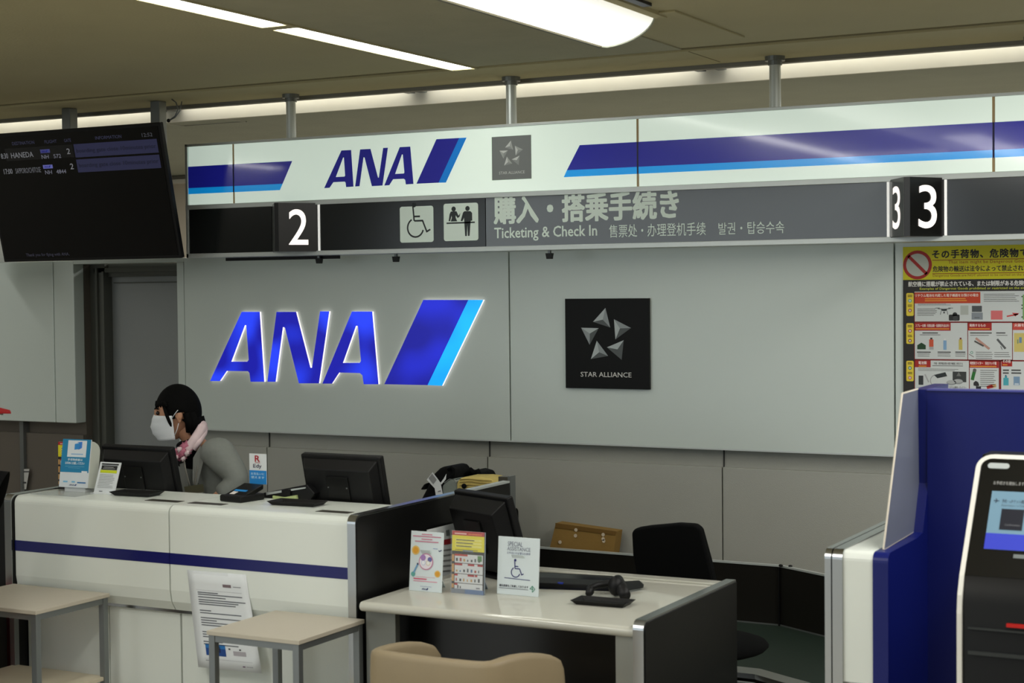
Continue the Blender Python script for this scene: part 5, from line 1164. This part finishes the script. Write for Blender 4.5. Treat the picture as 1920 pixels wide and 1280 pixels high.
ho = hb2.build('hair', m_hair, st, local=True, smooth=True); sm = ho.modifiers.new('s', 'SOLIDIFY'); sm.thickness = .014; sm.offset = -1
k = MB()
for sd in (-1, 1):
    k.path([(.045, sd*.070, .035), (.038, sd*.078, .0), (.030, sd*.076, -.030), (.024, sd*.070, -.050)], .008, 8)
    for i in range(5): k.path([(.076-.010*i, sd*(.008+.015*i), .062), (.080-.010*i, sd*(.010+.015*i), .046), (.079-.011*i, sd*(.011+.015*i), .036)], .008, 8)
for sd in (-1, 1): k.path([(-.046, sd*.068, .0), (-.050, sd*.066, -.04), (-.052, sd*.056, -.085)], .017, 10); k.path([(-.066, sd*.056, .0), (-.072, sd*.052, -.05), (-.068, sd*.042, -.100)], .018, 10)
k.path([(-.095, 0, -.03), (-.100, 0, -.06), (-.088, 0, -.09)], .022, 10); k.path([(-.080, .03, -.03), (-.085, .035, -.06), (-.075, .03, -.09)], .020, 10); k.path([(-.080, -.03, -.03), (-.085, -.035, -.06), (-.075, -.03, -.09)], .020, 10)
k.xf(R_); k.build('hair_lock', m_hair, st, local=True, smooth=True)
# mask : pleated cup over nose and chin
k = MB(); NU, NV = 14, 10; grid = []
for j in range(NV+1):
    v = j/NV; z = -.004-.106*v; row = []
    for i in range(NU+1):
        u = -1+2*i/NU; a = u*math.radians(80)
        bulge = (.100+.022*math.sin(math.pi*min(1, v*1.05))**.8*(1-abs(u)**1.6)) + (.003 if j % 3 == 1 else 0)
        rx = bulge*(1-.05*v); x = rx*math.cos(a*.98)-.004; y = .082*math.sin(a)*(1-.10*v)
        row.append((x, y, z+(.010*(1-abs(u)) if j == 0 else 0)-0))
    grid.append(row)
for j in range(NV):
    for i in range(NU): k.face([grid[j+1][i], grid[j+1][i+1], grid[j][i+1], grid[j][i]])
k.xf(R_); mo = k.build('face_mask', mat('mask_white', (226,230,234), .8, 0, .2, .02), st, local=True, smooth=True); sm = mo.modifiers.new('s', 'SOLIDIFY'); sm.thickness = .002; sm.offset = 1
k = MB()
for sd in (-1, 1): k.path([(.016, sd*.086, -.012), (.0, sd*.088, .006), (-.012, sd*.088, .018)], .0016, 6); k.path([(.016, sd*.080, -.092), (.002, sd*.084, -.066), (-.008, sd*.086, -.040)], .0016, 6)
k.xf(R_); k.build('mask_strap', mat('mask_white', (226,230,234), .8, 0, .2, .02), st, local=True, smooth=True)
# clothing
Jd = {k_: (v[0], v[1]) for k_, v in J2.items()}
def grow(k_, a): r_ = J2[k_][1]; return (J2[k_][0], tuple(q+a for q in r_) if hasattr(r_, '__len__') else r_+a)
JJ = {k_: grow(k_, .032) for k_ in ('pel', 'waist', 'chest', 'shl', 'ell', 'shr', 'elr')}
for sd in 'lr': w0 = J2['el'+sd][0].lerp(J2['wr'+sd][0], .86); JJ['cf'+sd] = (w0, .043)
JJ['cb'] = (J2['chest'][0].lerp(J2['nb'][0], .85), (.088, .088))
skin('jacket', JJ, [('pel','waist'), ('waist','chest'), ('chest','cb'), ('chest','shl'), ('shl','ell'), ('ell','cfl'), ('chest','shr'), ('shr','elr'), ('elr','cfr')], m_jack, st)
JT = {'pel': grow('pel', .022)}; ET = []
for sd in 'lr': JT['hip'+sd] = grow('hip'+sd, .016); JT['kn'+sd] = grow('kn'+sd, .016); JT['an'+sd] = (J2['an'+sd][0]+Vector((0,0,.02)), .055); ET += [('pel','hip'+sd), ('hip'+sd,'kn'+sd), ('kn'+sd,'an'+sd)]
skin('trousers', JT, ET, mat('charcoal_trousers', (48,50,52), .85, 0, .2), st)
JC = dict(a=(lp(362,846,-.005), .060), b=(lp(350,822,-.004), .054), c=(lp(356,880,.0), .070)); skin('high_collar', JC, [('a','b'), ('a','c')], m_dark, st)
for sd in 'lr': k = MB(); k.ball(J2['toe'+sd][0]+Vector((.04,.03,-.005)), (.11,.05,.033), 14, 8, None); k.build('shoe', m_black, st, local=True, smooth=True)
m_scarf = mat('scarf_pink', (228,206,210), .8, 0, .2, .10, 30); m_pet = mat('scarf_petal', (196,120,142), .8, 0, .2, .25, 40)
k = MB(); k.path([lp(372,800,-.05), lp(380,797,.02), lp(377,805,.075), lp(366,822,.095), lp(355,838,.10), lp(347,850,.095)], .021, 12); k.path([lp(384,803,.02), lp(382,812,.07), lp(372,828,.10), lp(362,842,.105)], .015, 10); k.build('scarf', m_scarf, st, local=True, smooth=True)
k = MB()
for px, py, r_ in ((346,838,.020), (353,845,.017), (340,848,.019), (332,852,.018), (345,855,.015), (337,858,.014), (352,832,.016), (328,846,.013)):
    k.ball(lp(px, py, .10+random.uniform(-.01,.02)), (r_, r_*.8, r_*.9), 9, 7, lambda p, d: p*(1+.35*math.sin(7*d.x+5*d.z)))
k.mats = []; k.build('scarf_flower', m_pet, st, local=True, smooth=True)
k = MB()
for px, py, r_ in ((336,843,.012), (350,850,.012), (343,860,.011), (330,858,.010)): k.ball(lp(px, py, .125), (r_, r_, r_), 8, 6, lambda p, d: p*(1+.35*math.sin(8*d.x+5*d.z)))
k.build('scarf_petal', m_scarf, st, local=True, smooth=True)
# lapels, lanyard, badge
MB().slab([lp(337,870,.07), lp(346,866,.09), lp(353,900,.11), lp(352,927,.115), lp(343,927,.10)], Vector((.64,-.77,0))*.004).build('lapel', mat('jacket_light', (120,122,118), .85), st, local=True)
MB().slab([lp(362,858,.13), lp(376,834,.13), lp(381,866,.15), lp(371,905,.155), lp(366,926,.155), lp(361,900,.15)], Vector((.64,-.77,0))*.004).build('lapel', mat('jacket_light', (120,122,118), .85), st, local=True)
MB().path([lp(345,862,.125), lp(348,880,.14), lp(353,900,.15), lp(357,914,.155)], .0035, 6).path([lp(372,850,.12), lp(370,880,.15), lp(366,900,.155), lp(364,914,.155)], .0035, 6).build('lanyard', mat('lanyard_grey', (120,118,110), .7), st, local=True, smooth=True)
MB().slab([lp(345,912,.16), lp(381,907,.16), lp(383,922,.16), lp(348,927,.16)], Vector((.64,-.77,0))*.003).build('name_badge', mat('badge_olive', (70,68,46), .5), st, local=True)

# second person at the left edge : red cap
hp2 = P(-68, 786, y=4.25); r2 = thing('person', 'person with a red cap and dark jacket cut off by the left edge', 'person', (hp2.x, hp2.y, 0))
hc2 = Vector((0, 0, hp2.z)); e2 = Vector((.88, .47, 0)); n2 = Vector((.47, -.88, 0))
R2, hb = person(r2, hc2, e2, n2)
Z = hp2.z; J = dict(pel=(-e2*.20+Vector((0,0,Z*.56)), (.11,.085)), ch=(-e2*.06+Vector((0,0,Z*.80)), (.11,.085)), nb=(Vector((0,0,Z-.16)), (.055,.05)), hd=(Vector((.0,0,Z-.07)), (.045,.045)))
E_ = [('pel','ch'), ('ch','nb'), ('nb','hd')]
for sd, s_ in (('l', 1), ('r', -1)):
    J['sh'+sd] = (n2*.15*s_+e2*.04+Vector((0,0,Z-.23)), .044); J['el'+sd] = (n2*.17*s_-e2*(.09)+Vector((0,0,Z-.50)), .036); J['wr'+sd] = (n2*.16*s_-e2*.08+Vector((0,0,Z-.74)), .030); J['pm'+sd] = (n2*.16*s_-e2*.06+Vector((0,0,Z-.81)), .028)
    E_ += [('ch','sh'+sd), ('sh'+sd,'el'+sd), ('el'+sd,'wr'+sd), ('wr'+sd,'pm'+sd)]
    for kq in range(4):
        J['f%s%d' % (sd, kq)] = (n2*.16*s_+e2*(-.058+.017*(kq-1.5))+Vector((0,0,Z-.86-.004*(kq % 2))), .0085); J['g%s%d' % (sd, kq)] = (n2*(.155*s_)+e2*(-.054+.016*(kq-1.5))+Vector((0,0,Z-.895)), .0075); E_ += [('pm'+sd,'f%s%d' % (sd, kq)), ('f%s%d' % (sd, kq),'g%s%d' % (sd, kq))]
    J['t'+sd] = (n2*.155*s_-e2*.025+Vector((0,0,Z-.835)), .009); E_.append(('pm'+sd,'t'+sd))
    J['hip'+sd] = (n2*.09*s_-e2*.21+Vector((0,0,Z*.50)), .08); J['kn'+sd] = (n2*.09*s_-e2*.17+Vector((0,0,.42)), .056); J['an'+sd] = (n2*.09*s_-e2*.20+Vector((0,0,.08)), .038); J['toe'+sd] = (n2*.10*s_-e2*.06+Vector((0,0,.03)), .03)
    E_ += [('pel','hip'+sd), ('hip'+sd,'kn'+sd), ('kn'+sd,'an'+sd), ('an'+sd,'toe'+sd)]
skin('body', J, E_, m_skin, r2); hb.xf(R2); hb.build('head', m_skin, r2, local=True, smooth=True)
g2 = lambda k_, a: (J[k_][0], tuple(q+a for q in J[k_][1]) if hasattr(J[k_][1], '__len__') else J[k_][1]+a)
skin('jacket', {k_: g2(k_, .032) for k_ in ('pel','ch','shl','ell','wrl','shr','elr','wrr')}, [('pel','ch'), ('ch','shl'), ('shl','ell'), ('ell','wrl'), ('ch','shr'), ('shr','elr'), ('elr','wrr')], m_dark, r2)
skin('trousers', {k_: g2(k_, .016) for k_ in ('pel','hipl','knl','anl','hipr','knr','anr')}, [('pel','hipl'), ('hipl','knl'), ('knl','anl'), ('pel','hipr'), ('hipr','knr'), ('knr','anr')], mat('charcoal_trousers', (48,50,52), .85, 0, .2), r2)
k = MB(); k.ball((-.005, 0, .030), (.105, .086, .100), 28, 16); k.f = [f for f in k.f if sum(k.v[i][2] for i in f)/len(f) > .028]; k.m = [0]*len(k.f)
k.xf(R2); co = k.build('cap_crown', mat('cap_red', (150,14,18), .7, 0, .3), r2, local=True, smooth=True); co.modifiers.new('s', 'SOLIDIFY').thickness = .004
k = MB(); k.slab([(.06, -.075, .034), (.10, -.072, .032), (.150, -.05, .022), (.168, 0, .018), (.150, .05, .022), (.10, .072, .032), (.06, .075, .034)], (0, 0, .006)); k.xf(R2); k.build('cap_brim', mat('cap_red', (150,14,18), .7, 0, .3), r2, local=True, bevel=.002)
k = MB(); k.slab([(.07, -.070, .026), (.11, -.066, .024), (.140, 0, .014), (.11, .066, .024), (.07, .070, .026)], (0, 0, .004)); k.xf(R2); k.build('brim_underside', mat('cap_grey', (120,120,116), .7), r2, local=True)
k = MB(); k.ball((-.012, 0, -.012), (.100, .080, .085), 24, 14); k.f = [f for f in k.f if sum(k.v[i][0] for i in f)/len(f) < .02]; k.m = [0]*len(k.f); k.xf(R2); k.build('hair', m_hair, r2, local=True, smooth=True)
for sd in (-1, 1): k = MB(); k.ball((.078, sd*.030, .012), (.010, .014, .0085), 12, 8); k.xf(R2); k.build('eye', mat('eye_dark', (30,24,22), .2), r2, local=True, smooth=True)

# red suitcase beside the left shelf
t = thing('suitcase', 'dark red suitcase beside the left bag shelf', 'suitcase', (-4.98, 4.62, 0))
bx(-5.14, -4.885, 4.50, 4.82, .04, .60).build('shell', mat('suitcase_red', (165,18,12), .4), t, bevel=.03, seg=4)
for y in (4.58, 4.66, 4.74): bx(-4.887, -4.882, y-.006, y+.006, .10, .54).build('rib', mat('suitcase_red', (165,18,12), .4), t, bevel=.002)
MB().path([(-5.05, 4.6, .60), (-5.05, 4.6, .63), (-5.05, 4.72, .63), (-5.05, 4.72, .60)], .008).build('handle', m_black, t, smooth=True)
for x in (-5.10, -4.93):
    for y in (4.54, 4.78): MB().tube((x-.012, y, .022), (x+.012, y, .022), .022, 12).build('wheel', m_black, t)
